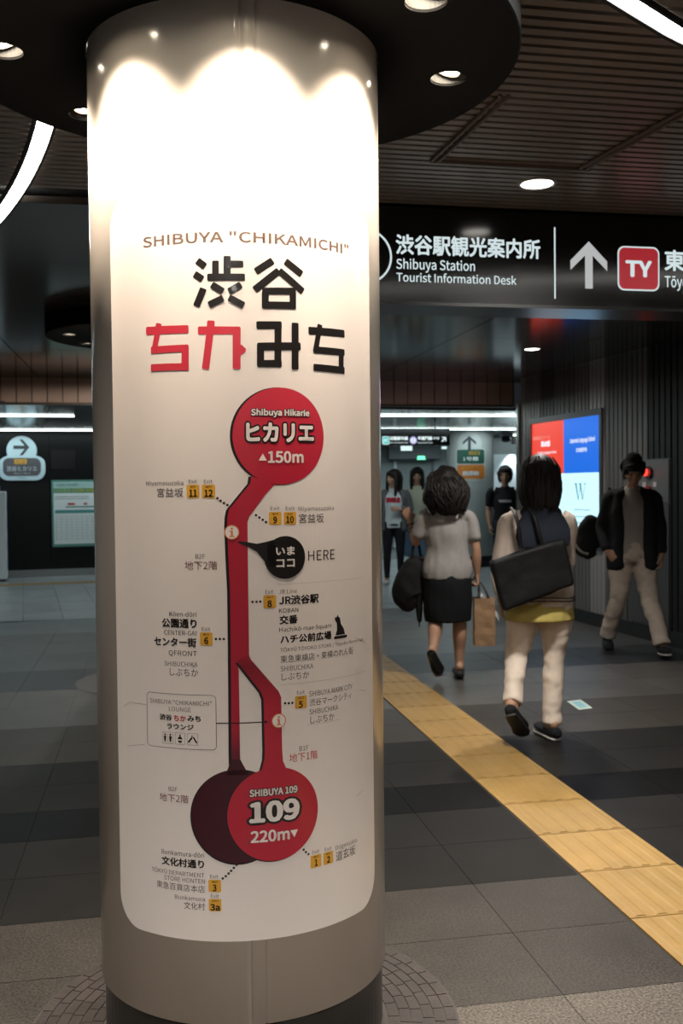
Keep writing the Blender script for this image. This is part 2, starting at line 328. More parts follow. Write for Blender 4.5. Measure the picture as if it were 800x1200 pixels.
# ------------------------------------------------------------------ floor
def floor_part():
    fl = struct('floor')
    obj('floor_bed', box(-6, 4.9, -2.5, 11.4, -.06, -.004), mat('bed', (.03, .027, .025), .8), fl)
    G = {k: granite('granite_' + k, c, r) for k, c, r in (
        ('pale', (.072, .0625, .052), .45), ('mid', (.030, .0258, .0215), .45), ('dark', (.011, .0105, .0096), .45),
        ('black', (.003, .003, .003), .42), ('greybrown', (.062, .058, .053), .38), ('smoke', (.04, .04, .04), .36),
        ('slate', (.022, .023, .025), .34), ('cool', (.085, .088, .089), .35))}
    edges = [1.36, 1.75, 2.14, 2.54, 2.93, 3.32, 3.71, 4.10, 4.47, 4.86, 5.25, 5.65, 6.05, 6.6, 7.17, 7.57, 7.96, 8.37, 8.77, 9.37, 9.98, 10.5, 11.04]
    kinds = ['pale', 'pale', 'pale', 'mid', 'mid', 'dark', 'dark', 'black', 'dark', 'dark', 'mid', 'mid', 'greybrown', 'greybrown', 'slate', 'slate', 'smoke', 'smoke', 'greybrown', 'greybrown', 'cool', 'cool']
    JA = [-6, -4.5, -3.7, -2.9, -2.1, -1.3, -.5, .3, 1.09, 1.485, 2.29, 2.95, 3.75, 4.9]
    JB = [-6, -4.5, -3.8, -2.9, -2.2, -1.34, -.92, -.52, .3, 1.1, 1.485, 2.69, 3.4, 4.9]
    cache = {}
    def slab(w, d):
        k = (round(w, 3), round(d, 3))
        if k not in cache:
            b = bmesh.new(); g = .0012
            bx(b, g, w - g, g, d - g, -.03, 0)
            cache[k] = b
            me = bpy.data.meshes.new('floor_tile'); b.to_mesh(me); b.free(); me.materials.append(G['pale']); cache[k] = me
        return cache[k]
    for (a, b), kd in zip(zip(edges, edges[1:]), kinds):
        J = JA if a < 6 else JB
        for x0, x1 in zip(J, J[1:]):
            if a < 2.1 and (x1 < -1.4 or x0 > 2.5): continue
            # the tactile path lies in its own bed
            segs = [(x0, x1)]
            if x0 < 1.486 < x1 or x0 < 1.875 < x1 or (x0 >= 1.484 and x1 <= 1.876):
                segs = [s for s in ((x0, min(x1, 1.485)), (max(x0, 1.877), x1)) if s[1] - s[0] > .02]
            for s0, s1 in segs:
                o = copyobj(slab(s1 - s0, b - a), 'floor_tile', (s0, a, 0), fl, G[kd])
    # the far paving, laid to another grid
    f2 = struct('floor.001', (-1.05, 11.02, 0), math.atan2(T2.y, T2.x))
    obj('floor_bed', box(-5.5, 10, -.35, 14, -.06, -.012), mat('bed2', (.12, .125, .125), .5), f2)
    me = bpy.data.meshes.new('floor_tile'); b = bmesh.new(); bx(b, .003, .412, .003, .827, -.03, 0); b.to_mesh(me); b.free()
    me.materials.append(granite('granite_far', (.24, .255, .26), .3))
    for i in range(-8, 20):
        for j in range(-1, 8 if i > -6 else 7):
            o = copyobj(me, 'floor_tile', (i * .415 + .12, j * .83, -.0015 if j < 0 else 0), f2)
    return fl
floor = floor_part()

def tactile():
    t = thing('tactile_path', 'yellow ribbed tactile guide path running diagonally across the granite floor', 'tactile paving', (1.49, .2, 0))
    b = bmesh.new(); bx(b, .003, .384, .003, .388, -.02, .003)
    for i in range(5):
        x = .045 + i * .074
        pts = [(x - .022, .003), (x - .012, .0058), (x + .012, .0058), (x + .022, .003)]
        A = [b.verts.new((p[0], .012, p[1])) for p in pts]; B = [b.verts.new((p[0], .378, p[1])) for p in pts]
        for k in range(3): b.faces.new((A[k], A[k + 1], B[k + 1], B[k]))
        b.faces.new(A[::-1]); b.faces.new(B)
    m = mat('tactile_yellow', (.29, .175, .052), .5, var=.14, vscale=5, rnd=.06, bump=.15, bscale=120)
    me = bpy.data.meshes.new('tactile_tile'); b.to_mesh(me); b.free(); me.materials.append(m)
    for i in range(27):
        copyobj(me, 'tactile_tile', (0, i * .3915 + .0, 0), t)
    t2 = thing('tactile_path', 'thin yellow tactile strip along the dark far wall', 'tactile paving', (-5.6, 14.66, 0), math.atan2(T2.y, T2.x))
    b = box(0, .296, 0, .28, -.01, .006); me = bpy.data.meshes.new('tactile_tile'); b.to_mesh(me); b.free(); me.materials.append(m)
    for i in range(24): copyobj(me, 'tactile_tile', (i * .3, 0, 0), t2)
tactile()

def ring_paving(name, x, y, label, n_rings=6, tiles=True):
    bedm = mat('ring_bed', (.05, .042, .036), .7) if tiles else mat('ring_far', (.07, .066, .06), .5)
    t = thing(name, label, 'floor paving', (x, y, 0))
    m = mat('ring_stone', (.030, .022, .018), .6, var=.3, vscale=14, rnd=.12, bump=.2, bscale=160)
    obj('bed', lathe([(.360, .001), (.558, .001), (.558, -.01), (.360, -.01), (.360, .001)], 72), bedm, t)
    if tiles:
        r0, r1 = .372, .553; dr = (r1 - r0) / n_rings
        for k in range(n_rings):
            a, b_ = r0 + k * dr + .0015, r0 + (k + 1) * dr - .0015
            n = int(2 * PI * (a + b_) / 2 / .066)
            da = 2 * PI / n; g = .0015 / a
            bm = bmesh.new(); q = []
            for z in (-.004, .004):
                q.append([bm.verts.new((r * math.cos(t_), r * math.sin(t_), z)) for r, t_ in ((a, g), (b_, g), (b_, da / 2), (b_, da - g), (a, da - g), (a, da / 2))])
            bm.faces.new(q[1]); bm.faces.new(q[0][::-1])
            for i in range(6): bm.faces.new((q[0][i], q[0][(i + 1) % 6], q[1][(i + 1) % 6], q[1][i]))
            me = bpy.data.meshes.new('ring_tile'); bm.to_mesh(me); bm.free(); me.materials.append(m)
            for i in range(n):
                o = copyobj(me, 'ring_tile', (0, 0, 0), t); o.rotation_euler.z = i * da + k * .4
    return t
ring_paving('ring_paving', COLX, COLY, 'ring of small dark stone tiles around the foot of the big poster column')

# ------------------------------------------------------------------ ceiling
STRIP_R = [(-.301 - .194 * d - .0655 * d * d, 3.45 + d) for d in [i * .1 - .6 for i in range(28)]]
def ceiling_part():
    c = struct('ceiling')
    obj('plenum', box(-6, 4.9, -2.5, 11.3, 2.66, 2.72), mat('plenum', (.01, .01, .01), .9), c)
    sm = mat('slat_metal', (.24, .195, .165), .36, metal=.5, rnd=.05)
    b = bmesh.new(); bx(b, 0, 10.6, 0, .033, 0, .022)
    me = bpy.data.meshes.new('slat'); b.to_mesh(me); b.free(); me.materials.append(sm)
    v = -2.4
    while v < 4.15:
        copyobj(me, 'slat', (-5.9, v, CEIL), c); v += .0518
    fm = mat('frame_metal', (.12, .09, .075), .45, metal=.4)
    for (x0, y0), (x1, y1) in (((1.075, 2.96), (1.035, 3.585)), ((1.70, 2.96), (1.617, 3.585))):
        for dx in (0, .028):
            obj('access_frame', tube(bmesh.new(), [(x0 + dx, y0, CEIL - .004), (x1 + dx, y1, CEIL - .004)], [.008, .008], n=6, k=1), fm, c)
    obj('access_frame', box(1.035, 1.66, 3.58, 3.592, CEIL - .012, CEIL), fm, c)
    # smooth glossy panels beyond the sign
    pm = mat('ceiling_gloss', (.055, .046, .038), .13, metal=.0, spec=.2, rnd=.06, var=.1)
    b = box(.004, 1.196, .004, 1.146, 0, .03); me = bpy.data.meshes.new('ceiling_panel'); b.to_mesh(me); b.free(); me.materials.append(pm)
    for i in range(9):
        for j in range(6):
            copyobj(me, 'ceiling_panel', (-5.95 + i * 1.2, 4.38 + j * 1.15, CEIL), c)
    # far, lower ceiling
    c2 = struct('ceiling.001', (-1.05, 11.2, 0), math.atan2(T2.y, T2.x))
    pm2 = mat('ceiling_gloss_far', (.10, .11, .115), .13, metal=.6, rnd=.08)
    b = box(.005, 1.195, .005, 1.195, 0, .03); me = bpy.data.meshes.new('ceiling_panel'); b.to_mesh(me); b.free(); me.materials.append(pm2)
    for i in range(-4, 8):
        for j in range(10 if i > 2 else 5):
            copyobj(me, 'ceiling_panel', (i * 1.2, j * 1.2 + .1, CEIL2), c2)
    return c
ceiling = ceiling_part()

def panel_band(name, length, height, pitch, m, parent, z0, th=.02, gap=.004, part='panel'):
    b = box(gap / 2, pitch - gap / 2, 0, th, z0, z0 + height); me = bpy.data.meshes.new(part); b.to_mesh(me); b.free(); me.materials.append(m)
    n = int(length / pitch)
    for i in range(n): copyobj(me, part, (i * pitch, 0, 0), parent)
# bulkhead between the two ceilings
t = struct('trim_1', (-5.75, 11.25, 0))
panel_band('p', 10.05, .262, .161, mat('bulkhead_brown', (.42, .285, .21), .5, rnd=.05, var=.05), t, 2.338, gap=.012, part='bulkhead_panel')
obj('backing', box(0, 10.0, .02, .06, 2.32, 2.60), mat('backing_dark', (.02, .015, .012), .8), t)
obj('edge_strip', box(0, 10.0, -.012, .06, 2.312, 2.338), mat('strip_brown', (.11, .08, .065), .4, metal=.3), t)

# ------------------------------------------------------------------ walls
def ribbed_wall():
    w = struct('wall_right', tuple(W0 + WD * 1.24), WROT)     # local x towards the reader, +y into the room? fixed below
    L = 9.4; n = 0; x = 0.0
    tones = {'mid': (.24, .23, .22), 'dark': (.10, .096, .092), 'light': (.46, .44, .42), 'black': (.028, .028, .028), 'grey': (.17, .165, .16)}
    MT = {k: mat('rib_' + k, c_, .34, metal=.55) for k, c_ in tones.items()}
    seq = [('light', .12), ('mid', .38), ('dark', .32), ('grey', .24), ('grey', .22), ('mid', .30), ('light', .31), ('grey', .40), ('grey', .35), ('black', .36), ('black', .28), ('dark', .36), ('grey', .36)] + [(k, .36) for k in ('dark', 'grey', 'dark', 'mid', 'grey', 'dark', 'grey', 'mid', 'dark', 'grey', 'dark', 'grey', 'mid', 'dark')]
    cache = {}
    for k, wd_ in seq:
        if wd_ not in cache:
            b = bmesh.new(); nr = max(2, int(wd_ / .075)); p = (wd_ - .006) / nr
            prof = [(.003, 0)]
            for i in range(nr):
                a = .003 + i * p
                prof += [(a + p * .02, .0), (a + p * .10, .016), (a + p * .84, .016), (a + p * .90, 0)]
            prof += [(wd_ - .003, 0), (wd_ - .003, -.02), (.003, -.02)]
            A = [b.verts.new((q[0], -q[1], .13)) for q in prof]; B = [b.verts.new((q[0], -q[1], CEIL)) for q in prof]
            m_ = len(prof)
            for i in range(m_): b.faces.new((A[i], A[(i + 1) % m_], B[(i + 1) % m_], B[i]))
            bmesh.ops.recalc_face_normals(b, faces=b.faces)
            me = bpy.data.meshes.new('ribbed_panel'); b.to_mesh(me); b.free(); me.materials.append(MT['mid']); cache[wd_] = me
        o = copyobj(cache[wd_], 'ribbed_panel', (x, 0, 0), w, MT[k]); x += wd_
    obj('backing', box(-.02, x, .021, .16, 0, CEIL), mat('backing_black', (.01, .01, .01), .8), w)
    sk = struct('baseboard_right', tuple(W0 + WD * 1.24), WROT)
    obj('skirting', box(0, x, -.022, .02, 0, .13), mat('skirting_black', (.012, .012, .012), .3), sk)
ribbed_wall()
# shiny metal jamb where the ribbed wall ends
j = struct('trim_2', tuple(W0 + WD * 1.26), WROT)
obj('jamb', box(-.05, .02, -.05, .16, 0, 2.32, .008), mat('steel', (.45, .47, .48), .25, metal=1), j)
obj('jamb_return', box(-.07, -.05, -.02, 3.2, 0, 2.32), mat('return_grey', (.12, .13, .135), .35, metal=.5), j)

wb = struct('wall_back', tuple(B0), math.atan2(T2.y, T2.x))
dk = mat('wall_black_panel', (.006, .0065, .007), .35, spec=.2, rnd=.05)
for i in range(-5, 5):
    obj('wall_panel', box(i * .9 + .003, i * .9 + .897, 0, .03, .116, CEIL2), dk, wb)
obj('backing', box(-4.5, 4.5, .03, .1, 0, CEIL2), mat('backing_black', (.01, .01, .01), .8), wb)
obj('hatch', box(.03, .40, -.006, 0, 1.72, 2.02), mat('hatch_black', (.006, .006, .007), .3), wb)
sk = struct('baseboard_back', tuple(B0), math.atan2(T2.y, T2.x))
obj('skirting', box(-4.5, 4.5, -.015, .03, 0, .116), mat('skirting_grey', (.22, .22, .215), .5), sk)
# room behind and left of the viewer
wl = struct('wall_left'); obj('wall_face', box(-6.1, -6, -2.5, 17, 0, CEIL + .1), mat('plain_wall', (.05, .047, .044), .7), wl)
wr = struct('wall_rear'); obj('wall_face', box(-6, 5.6, -2.6, -2.5, 0, CEIL + .1), mat('plain_wall', (.05, .047, .044), .7), wr)

# far corridor
we = struct('wall_far', (5.0, 21.9, 0), math.atan2(T2.y, T2.x) - .3)
wm = mat('far_wall', (.30, .33, .33), .5, var=.08, vscale=2)
for i in range(-3, 8):
    obj('wall_panel', box(i * .6 + .004, i * .6 + .596, 0, .05, 0, 2.9), wm, we)
obj('header_panel', box(.25, 1.4, -.5, -.02, 1.98, 2.32), mat('header_dark', (.05, .06, .065), .4), we)
obj('end_wall', box(-4.5, 6, .05, .15, 0, 2.9), mat('return_grey', (.12, .13, .135), .35, metal=.5), we)
dr = struct('door_1', (5.0, 21.9, 0), math.atan2(T2.y, T2.x) - .3)
obj('door_leaf', box(.46, 1.22, -.03, 0, 0, 1.9), mat('door_grey', (.22, .24, .24), .5), dr)
obj('door_frame', box(.38, .45, -.05, 0, 0, 1.95), mat('door_frame_white', (.7, .74, .74), .4), dr)
obj('door_frame', box(1.23, 1.28, -.05, 0, 0, 1.95), mat('door_frame_dark', (.1, .1, .1), .4), dr)
obj('door_handle', tube(bmesh.new(), [(1.12, -.035, .95), (1.12, -.07, .95), (1.02, -.07, .95)], [.012, .012, .012], n=8, k=2), mat('steel', (.45, .47, .48), .25, metal=1), dr)
wc = struct('wall_column_side', (6.3, 18.1, 0), -.17)
obj('wall_panel', box(-.05, .75, 0, .08, .1, 1.97), mat('far_bright_board', (.62, .70, .72), .5), wc)
obj('wall_upper', box(-.05, 1.6, .02, .10, 1.97, 2.32), mat('far_upper', (.20, .22, .225), .5), wc)
obj('wall_lower', box(-.05, 1.6, .02, .10, 0, .1), mat('skirting_black', (.012, .012, .012), .3), wc)
obj('wall_edge', box(-.09, -.05, -.03, .1, 0, 2.0), mat('header_dark', (.05, .06, .065), .4), wc)

# ------------------------------------------------------------------ the columns and their discs
def seam_profile(n=160, seams=(.0135, .0465)):
    A = [TH0 + 2 * PI * i / n for i in range(n)]
    out = []
    for a in A: out.append((a, 0.0))
    for s in seams:
        c = TH0 + s / CR; h = .0014 / CR
        out = [q for q in out if abs(q[0] - c) > h * 2]
        out += [(c - h, 0), (c - h * .6, -.004), (c + h * .6, -.004), (c + h, 0)]
    return sorted(out)
def column(x, y, label, seams=True):
    t = thing('column', label, 'column', (x, y, 0))
    prof = seam_profile() if seams else [(2 * PI * i / 96, 0) for i in range(96)]
    bm = bmesh.new(); rings = []
    for z in (.185, 2.52):
        rings.append([bm.verts.new(((CR + d) * math.cos(a), (CR + d) * math.sin(a), z)) for a, d in prof])
    n = len(prof)
    for i in range(n):
        f = bm.faces.new((rings[0][i], rings[0][(i + 1) % n], rings[1][(i + 1) % n], rings[1][i])); f.smooth = True
    bm.faces.new(rings[0][::-1])
    o = obj('shaft', bm, mat('column_enamel', (.74, .675, .60), .15, var=.03, vscale=2.2, coat=.15), t)
    o['label'] = 'cream enamelled metal shaft'
    obj('base_collar', lathe([(.352, 0), (.352, .012), (.357, .02), (.357, .176), (.350, .186), (.20, .187), (.20, 0), (.352, 0)], 96), mat('collar_black', (.012, .011, .010), .28), t, smooth=False)
    return t
column(COLX, COLY, 'large cream cylindrical column carrying the map poster in front')
DISC_N = 8
def disc(x, y, label, z=2.4787, R=.72, a_off=-1.0, energy=14, name='ceiling_disc', target=None, spots=True):
    t = thing(name, label, 'ceiling fixture', (x, y, z))
    holes = []
    for k in range(DISC_N):
        a = math.radians(45 * k + a_off); hx, hy = .567 * math.cos(a), .567 * math.sin(a)
        holes.append(disc_pts(hx, hy, .048, n=28))
    holes.append(disc_pts(0, 0, CR + .004, n=96))
    dm = mat('disc_black', (.007, .007, .007), .7, spec=.06)
    obj('soffit_plate', curve_plate(disc_pts(0, 0, R, n=128), holes, 0, .006), dm, t)
    obj('rim', lathe([(R, 0), (R + .004, .004), (R + .004, .115), (R - .01, .115), (R - .01, .0065), (R, 0)], 128), dm, t)
    for k in range(DISC_N):
        a = math.radians(45 * k + a_off); ca, sa = math.cos(a), math.sin(a)
        L = thing('spotlight', 'recessed tilted spotlight ' + DIRN[k] + ' in the black disc of the ' + target, 'spotlight', (x + .567 * ca, y + .567 * sa, z + .006), 0, 'spotlights in the disc of the ' + target)
        # housing, gimbal cup tilted towards the column, glowing lens
        obj('housing', lathe([(.047, .0), (.047, .075), (.0, .075)], 28), mat('housing_black', (.008, .008, .008), .6), L)
        tilt = math.radians(20)
        rot = Matrix.Rotation(a, 4, 'Z') @ Matrix.Rotation(tilt, 4, 'Y')
        cup = lathe([(.038, -.012), (.040, -.010), (.033, .026), (.030, .03), (.028, .028), (.036, -.012), (.038, -.012)], 28)
        cup.transform(Matrix.Translation((.0, 0, .030)) @ rot); obj('gimbal_cup', cup, mat('cup_cream', (.75, .6, .47), .35), L, smooth=True)
        ln = bmesh.new(); cyl(ln, .030, .030, -.008, -.004, 24); ln.transform(Matrix.Translation((0, 0, .030)) @ rot)
        obj('lens', ln, emis('spot_lens', (1, .86, .66), 70), L)
        if spots:
            d = Vector((-math.sin(tilt) * ca, -math.sin(tilt) * sa, -math.cos(tilt)))
            p = Vector((0, 0, .030)) + d * .022
            s = light('spot_beam', 'SPOT', p, energy, WARM_SPOT, L, spot_size=math.radians(SPOT_DEG), spot_blend=SPOT_BLEND, shadow_soft_size=.02)
            s.rotation_euler = d.to_track_quat('-Z', 'Y').to_euler()
    return t
WARM_SPOT = (1.0, .835, .67); SPOT_DEG = 78; SPOT_BLEND = 1.0
DIRN = ['on the right side', 'at the far right', 'at the far side', 'at the far left', 'on the left side', 'at the near left', 'at the near side', 'at the near right']
disc(COLX, COLY, 'round black disc under the ceiling at the top of the poster column', energy=72, target='poster column')
# the second column, mostly hidden behind the first
column(0.01, 7.377, 'cream column farther back, hidden behind the poster column', False)
disc(0.01, 7.377, 'smaller-looking black disc with spotlights around the farther column', energy=25, a_off=12, target='farther column')
ring_paving('ring_paving', 0.01, 7.377, 'ring of dark stone around the foot of the farther column', tiles=False)
pl = thing('manhole_cover', 'round grey floor cover with a dark rim in the far paving', 'floor cover', (-.10, 12.29, 0))
obj('rim', lathe([(.50, .0), (.50, .004), (.44, .004), (.44, 0)], 48), mat('collar_black', (.012, .011, .010), .28), pl)
obj('cover_plate', lathe([(.44, .0), (.43, .005), (.0, .005)], 48), mat('cover_grey', (.3, .31, .31), .4), pl)

# ------------------------------------------------------------------ the poster wrapped on the column
PO = thing('map_poster', 'white wrapped poster with red walking map and Japanese lettering on the column', 'poster', (COLX, COLY, 0))
def wrap(bm, off, step=.012, cut=True):
    """bend flat (s, z) artwork round the column"""
    xs = [v.co.x for v in bm.verts]
    a = math.floor(min(xs) / step) * step + step
    while cut and a < max(xs):
        g = list(bm.verts) + list(bm.edges) + list(bm.faces)
        bmesh.ops.bisect_plane(bm, geom=g, plane_co=(a, 0, 0), plane_no=(1, 0, 0), dist=1e-6); a += step
    bmesh.ops.triangulate(bm, faces=[f for f in bm.faces if len(f.verts) > 4])
    r0 = CR + .0006 + (off - .0006) * .5
    for v in bm.verts:
        th = TH0 + v.co.x / CR; r = r0 + v.co.z
        v.co = Vector((r * math.cos(th), r * math.sin(th), v.co.y))
    return bm
def pr(name, bm, m, off, parent=None, cut=True):
    return obj(name, wrap(bm, off, cut=cut), m, parent or PO, smooth=False)
def pm_(name, c, r=.3): return mat('print_' + name, c, r, coat=.25)
INK = {'k': pm_('black', (.012, .010, .010)), 'g': pm_('grey', (.085, .075, .072)), 'w': pm_('white', (.74, .68, .64)),
       'r': pm_('red', (.50, .035, .055)), 'm': pm_('maroon', (.13, .012, .025)), 't': pm_('glare_brown', (.17, .115, .095)),  # brown heading ink has the spot glare put into its colour
       'o': pm_('orange', (.66, .20, .06)), 'y': pm_('amber', (.66, .34, .04)), 'dm': pm_('deep_maroon', (.045, .006, .012)), 'rr': pm_('route_red', (.42, .016, .036))}
sheet = bmesh.new(); poly(sheet, rrect(-.336, .386, .378, 2.07, .075, 14))
o = pr('sheet', sheet, mat('print_sheet', (.72, .655, .61), .26, coat=.3, var=.02, vscale=3), .0006)
def smooth_pts(P, k=5): return [tuple(p) for p in catmull([Vector((q[0], q[1], 0)) for q in P], k)]
def flat(P): return [(p[0], p[1]) for p in P]
# gradient red of the route (printed gradient, darker towards the lower deck)
def grad(name, stops):
    m = bpy.data.materials.new('print_' + name); m.use_nodes = True; nt = m.node_tree; b = nt.nodes['Principled BSDF']
    b.inputs['Roughness'].default_value = .3; b.inputs['Coat Weight'].default_value = .25
    g = nt.nodes.new('ShaderNodeNewGeometry'); s = nt.nodes.new('ShaderNodeSeparateXYZ'); r = nt.nodes.new('ShaderNodeMapRange'); cr = nt.nodes.new('ShaderNodeValToRGB')
    z0, z1 = stops[0][0], stops[-1][0]
    nt.links.new(g.outputs['Position'], s.inputs[0]); nt.links.new(s.outputs[2], r.inputs['Value']); r.inputs['From Min'].default_value = z0; r.inputs['From Max'].default_value = z1
    nt.links.new(r.outputs[0], cr.inputs[0]); nt.links.new(cr.outputs[0], b.inputs['Base Color'])
    e = cr.color_ramp.elements
    while len(e) < len(stops): e.new(.5)
    for el, (z, c) in zip(e, stops): el.position = (z - z0) / (z1 - z0)
    for el, (z, c) in zip(e, stops): el.color = (*c, 1)
    return m
G_left = grad('route_left', [(.70, (.05, .006, .014)), (.80, (.12, .010, .024)), (.86, (.36, .014, .034)), (1.40, (.40, .016, .036)), (1.7, (.55, .04, .065))])
G_right = grad('route_right', [(.70, (.42, .018, .038)), (.90, (.42, .018, .038)), (1.0, (.20, .010, .022)), (1.02, (.30, .012, .028))])
# big round with its neck and left branch
neckL = [(.0264, 1.424), (.024, 1.408), (-.004, 1.374), (-.0241, 1.3494), (-.0275, 1.3333), (-.0285, 1.3143), (-.0270, 1.25), (-.0240, 1.17), (-.0240, 1.078), (-.0244, .963), (-.0256, .80), (-.0245, .74)]
neckR = [(.0779, 1.404), (.056, 1.3817), (.0202, 1.3326), (.0166, 1.3213), (.0165, 1.268), (.0165, 1.1726), (.0165, 1.02), (-.0095, 1.0075), (-.0069, .99), (-.0064, .886), (-.0066, .74)]
LB = flat(neckL + neckR[::-1])
b = bmesh.new(); poly(b, disc_pts(.0945, 1.5133, .1085, n=64)); pr('route_round', b, G_left, .0017)
b = bmesh.new(); poly(b, LB); pr('route_line', b, G_left, .00165)
b = bmesh.new(); poly(b, disc_pts(.0895, 1.5125, .1095, n=64)); poly(b, [(p[0] - .0065, p[1] - .001) for p in neckL] + [(p[0] + .012, p[1]) for p in neckL[::-1]]); pr('route_shadow', b, INK['k'], .0012)
# right branch
RB_L = [(-.0105, 1.012), (-.0095, 1.0088), (.0316, .9537), (.0420, .9395), (.0476, .924), (.0488, .8082), (.0478, .788), (.040, .760)]
RB_R = [(.0155, 1.0253), (.0205, 1.0137), (.0821, .939), (.0878, .925), (.0888, .8048), (.0905, .780), (.102, .752)]
b = bmesh.new(); poly(b, RB_L + RB_R[::-1]); pr('route_line', b, G_right, .0020)
b = bmesh.new(); poly(b, [(p[0] - .0055, p[1] - .0015) for p in RB_L[1:]] + [(p[0] + .01, p[1]) for p in RB_L[:0:-1]]); pr('route_shadow', b, INK['k'], .00185)
# lower rounds
b = bmesh.new(); poly(b, disc_pts(-.0122, .661, .1055, n=64)); poly(b, [(-.040, .755), (-.026, .79), (-.006, .79), (.012, .755)]); o = pr('lower_round', b, INK['dm'], .0021)
b = bmesh.new(); poly(b, disc_pts(-.0135, .660, .108, n=64)); pr('route_shadow', b, INK['k'], .0015)
b = bmesh.new(); poly(b, disc_pts(.0695, .6615, .1062, n=64)); pr('lower_round', b, INK['rr'], .0027)
b = bmesh.new(); poly(b, disc_pts(.0665, .6600, .1066, n=64)); pr('route_shadow', b, INK['k'], .0024)
# "you are here" bubble
b = bmesh.new()
poly(b, disc_pts(.1015, 1.2405, .0482, n=48))
poly(b, [(-.0042, 1.2795), (-.0048, 1.2765), (.0166, 1.2663), (.0364, 1.2549), (.0560, 1.2300), (.075, 1.215), (.09, 1.24), (.075, 1.281), (.0568, 1.2765), (.0366, 1.2728), (.0166, 1.2770)])
pr('here_bubble', b, INK['k'], .0027)
# dots, information rings, lounge frame, icons, dog
for q in DOTS:
    b = bmesh.new(); poly(b, disc_pts(q[0], q[1], .0029, n=12)); pr('dot', b, INK['k'], .0012)
for q in ((.0166 - .2 * 0 - .0117, .597), (.0098, .603), (.0150, .610)):
    b = bmesh.new(); ring_poly(b, disc_pts(q[0], q[1], .0030, n=14), disc_pts(q[0], q[1], .0021, n=14)); pr('dot', b, INK['g'], .0030)
for c in ((-.0182, 1.2996), (.0818, .8725)):
    b = bmesh.new(); poly(b, disc_pts(c[0], c[1], .0166, n=32)); pr('info_mark', b, INK['w'], .0028)
    b = bmesh.new(); ring_poly(b, disc_pts(c[0], c[1], .0166, n=32), disc_pts(c[0], c[1], .0145, n=32)); pr('info_mark', b, INK['o'], .0031)
    b = bmesh.new(); poly(b, disc_pts(c[0], c[1] + .0078, .0025, n=12)); poly(b, [(c[0] - .005, c[1] + .0035), (c[0] + .0022, c[1] + .0035), (c[0] + .0022, c[1] - .0078), (c[0] + .0055, c[1] - .0078), (c[0] + .0055, c[1] - .0102), (c[0] - .0055, c[1] - .0102), (c[0] - .0055, c[1] - .0078), (c[0] - .0022, c[1] - .0078), (c[0] - .0022, c[1] + .0012), (c[0] - .005, c[1] + .0012)])
    pr('info_mark', b, INK['o'], .0031)
b = bmesh.new(); ring_poly(b, rrect(-.2315, -.0582, .8115, .9356, .010), rrect(-.2303, -.0594, .8127, .9344, .0088)); pr('lounge_frame', b, INK['g'], .0012)
b = bmesh.new(); poly(b, [(-.0585, .8712), (.0525, .8708), (.0525, .8732), (-.0585, .8736)]); poly(b, disc_pts(.0525, .872, .003, n=14)); pr('lounge_line', b, INK['k'], .0031)
for i, (a, c) in enumerate(((-.1888, -.1612), (-.1560, -.1316), (-.1262, -.1012))):
    m0 = (a + c) / 2; z = .8347
    b = bmesh.new(); ring_poly(b, rrect(a, c, .8215, .848, .001, 2), rrect(a + .0006, c - .0006, .8221, .8474, .0008, 2)); pr('pictogram', b, INK['g'], .0012)
    b = bmesh.new()
    if i == 0:
        for dx in (-.007, .007):
            poly(b, disc_pts(m0 + dx, z + .0075, .0022, n=10)); poly(b, [(m0 + dx - .0035, z + .004), (m0 + dx + .0035, z + .004), (m0 + dx + .0015, z - .009), (m0 + dx - .0015, z - .009)])
        poly(b, [(m0 - .0003, z - .010), (m0 + .0003, z - .010), (m0 + .0003, z + .010), (m0 - .0003, z + .010)])
    elif i == 1:
        poly(b, disc_pts(m0, z + .0075, .0022, n=10)); poly(b, [(m0 - .002, z + .005), (m0 + .002, z + .005), (m0 + .007, z - .001), (m0 - .007, z - .001)])
        ring_poly(b, disc_pts(m0, z - .004, .005, n=13, a0=PI, a1=2 * PI), disc_pts(m0, z - .004, .0033, n=13, a0=PI, a1=2 * PI)) if False else poly(b, disc_pts(m0, z - .0045, .005, n=10, a0=PI, a1=2 * PI - .001))
    else:
        poly(b, disc_pts(m0 - .001, z + .007, .0018, n=10)); stroke(b, [(m0 - .010, z - .007), (m0 - .001, z + .004)], .004); stroke(b, [(m0 + .010, z - .008), (m0 + .002, z + .005)], .0035)
    pr('pictogram', b, INK['k'], .0013)
b = bmesh.new(); poly(b, [(.2285, 1.0442), (.2700, 1.0442), (.2700, 1.0505), (.2285, 1.0505)])
poly(b, [(.2324, 1.0525), (.2375, 1.066), (.2370, 1.080), (.2305, 1.0905), (.2315, 1.0945), (.2370, 1.0950), (.2395, 1.1005), (.2425, 1.0955), (.2472, 1.092), (.2500, 1.078), (.2595, 1.0655), (.2635, 1.0525)])
pr('dog_silhouette', b, INK['k'], .0012)
b = bmesh.new(); poly(b, [(.0434, 1.4585), (.0613, 1.4585), (.0524, 1.4745)]); pr('arrow_mark', b, INK['w'], .0032)
b = bmesh.new(); poly(b, [(.1056, .620), (.1152, .6030), (.1239, .620)]); pr('arrow_mark', b, INK['w'], .0032)
for y, a, c in ((.9523, .085, .346), (.8542, .152, .244), (1.180, .083, .341)):
    b = bmesh.new(); poly(b, [(a, y), (c, y), (c, y + .0006), (a, y + .0006)]); pr('fine_line', b, pm_('hairline', (.35, .31, .29)), .0012)
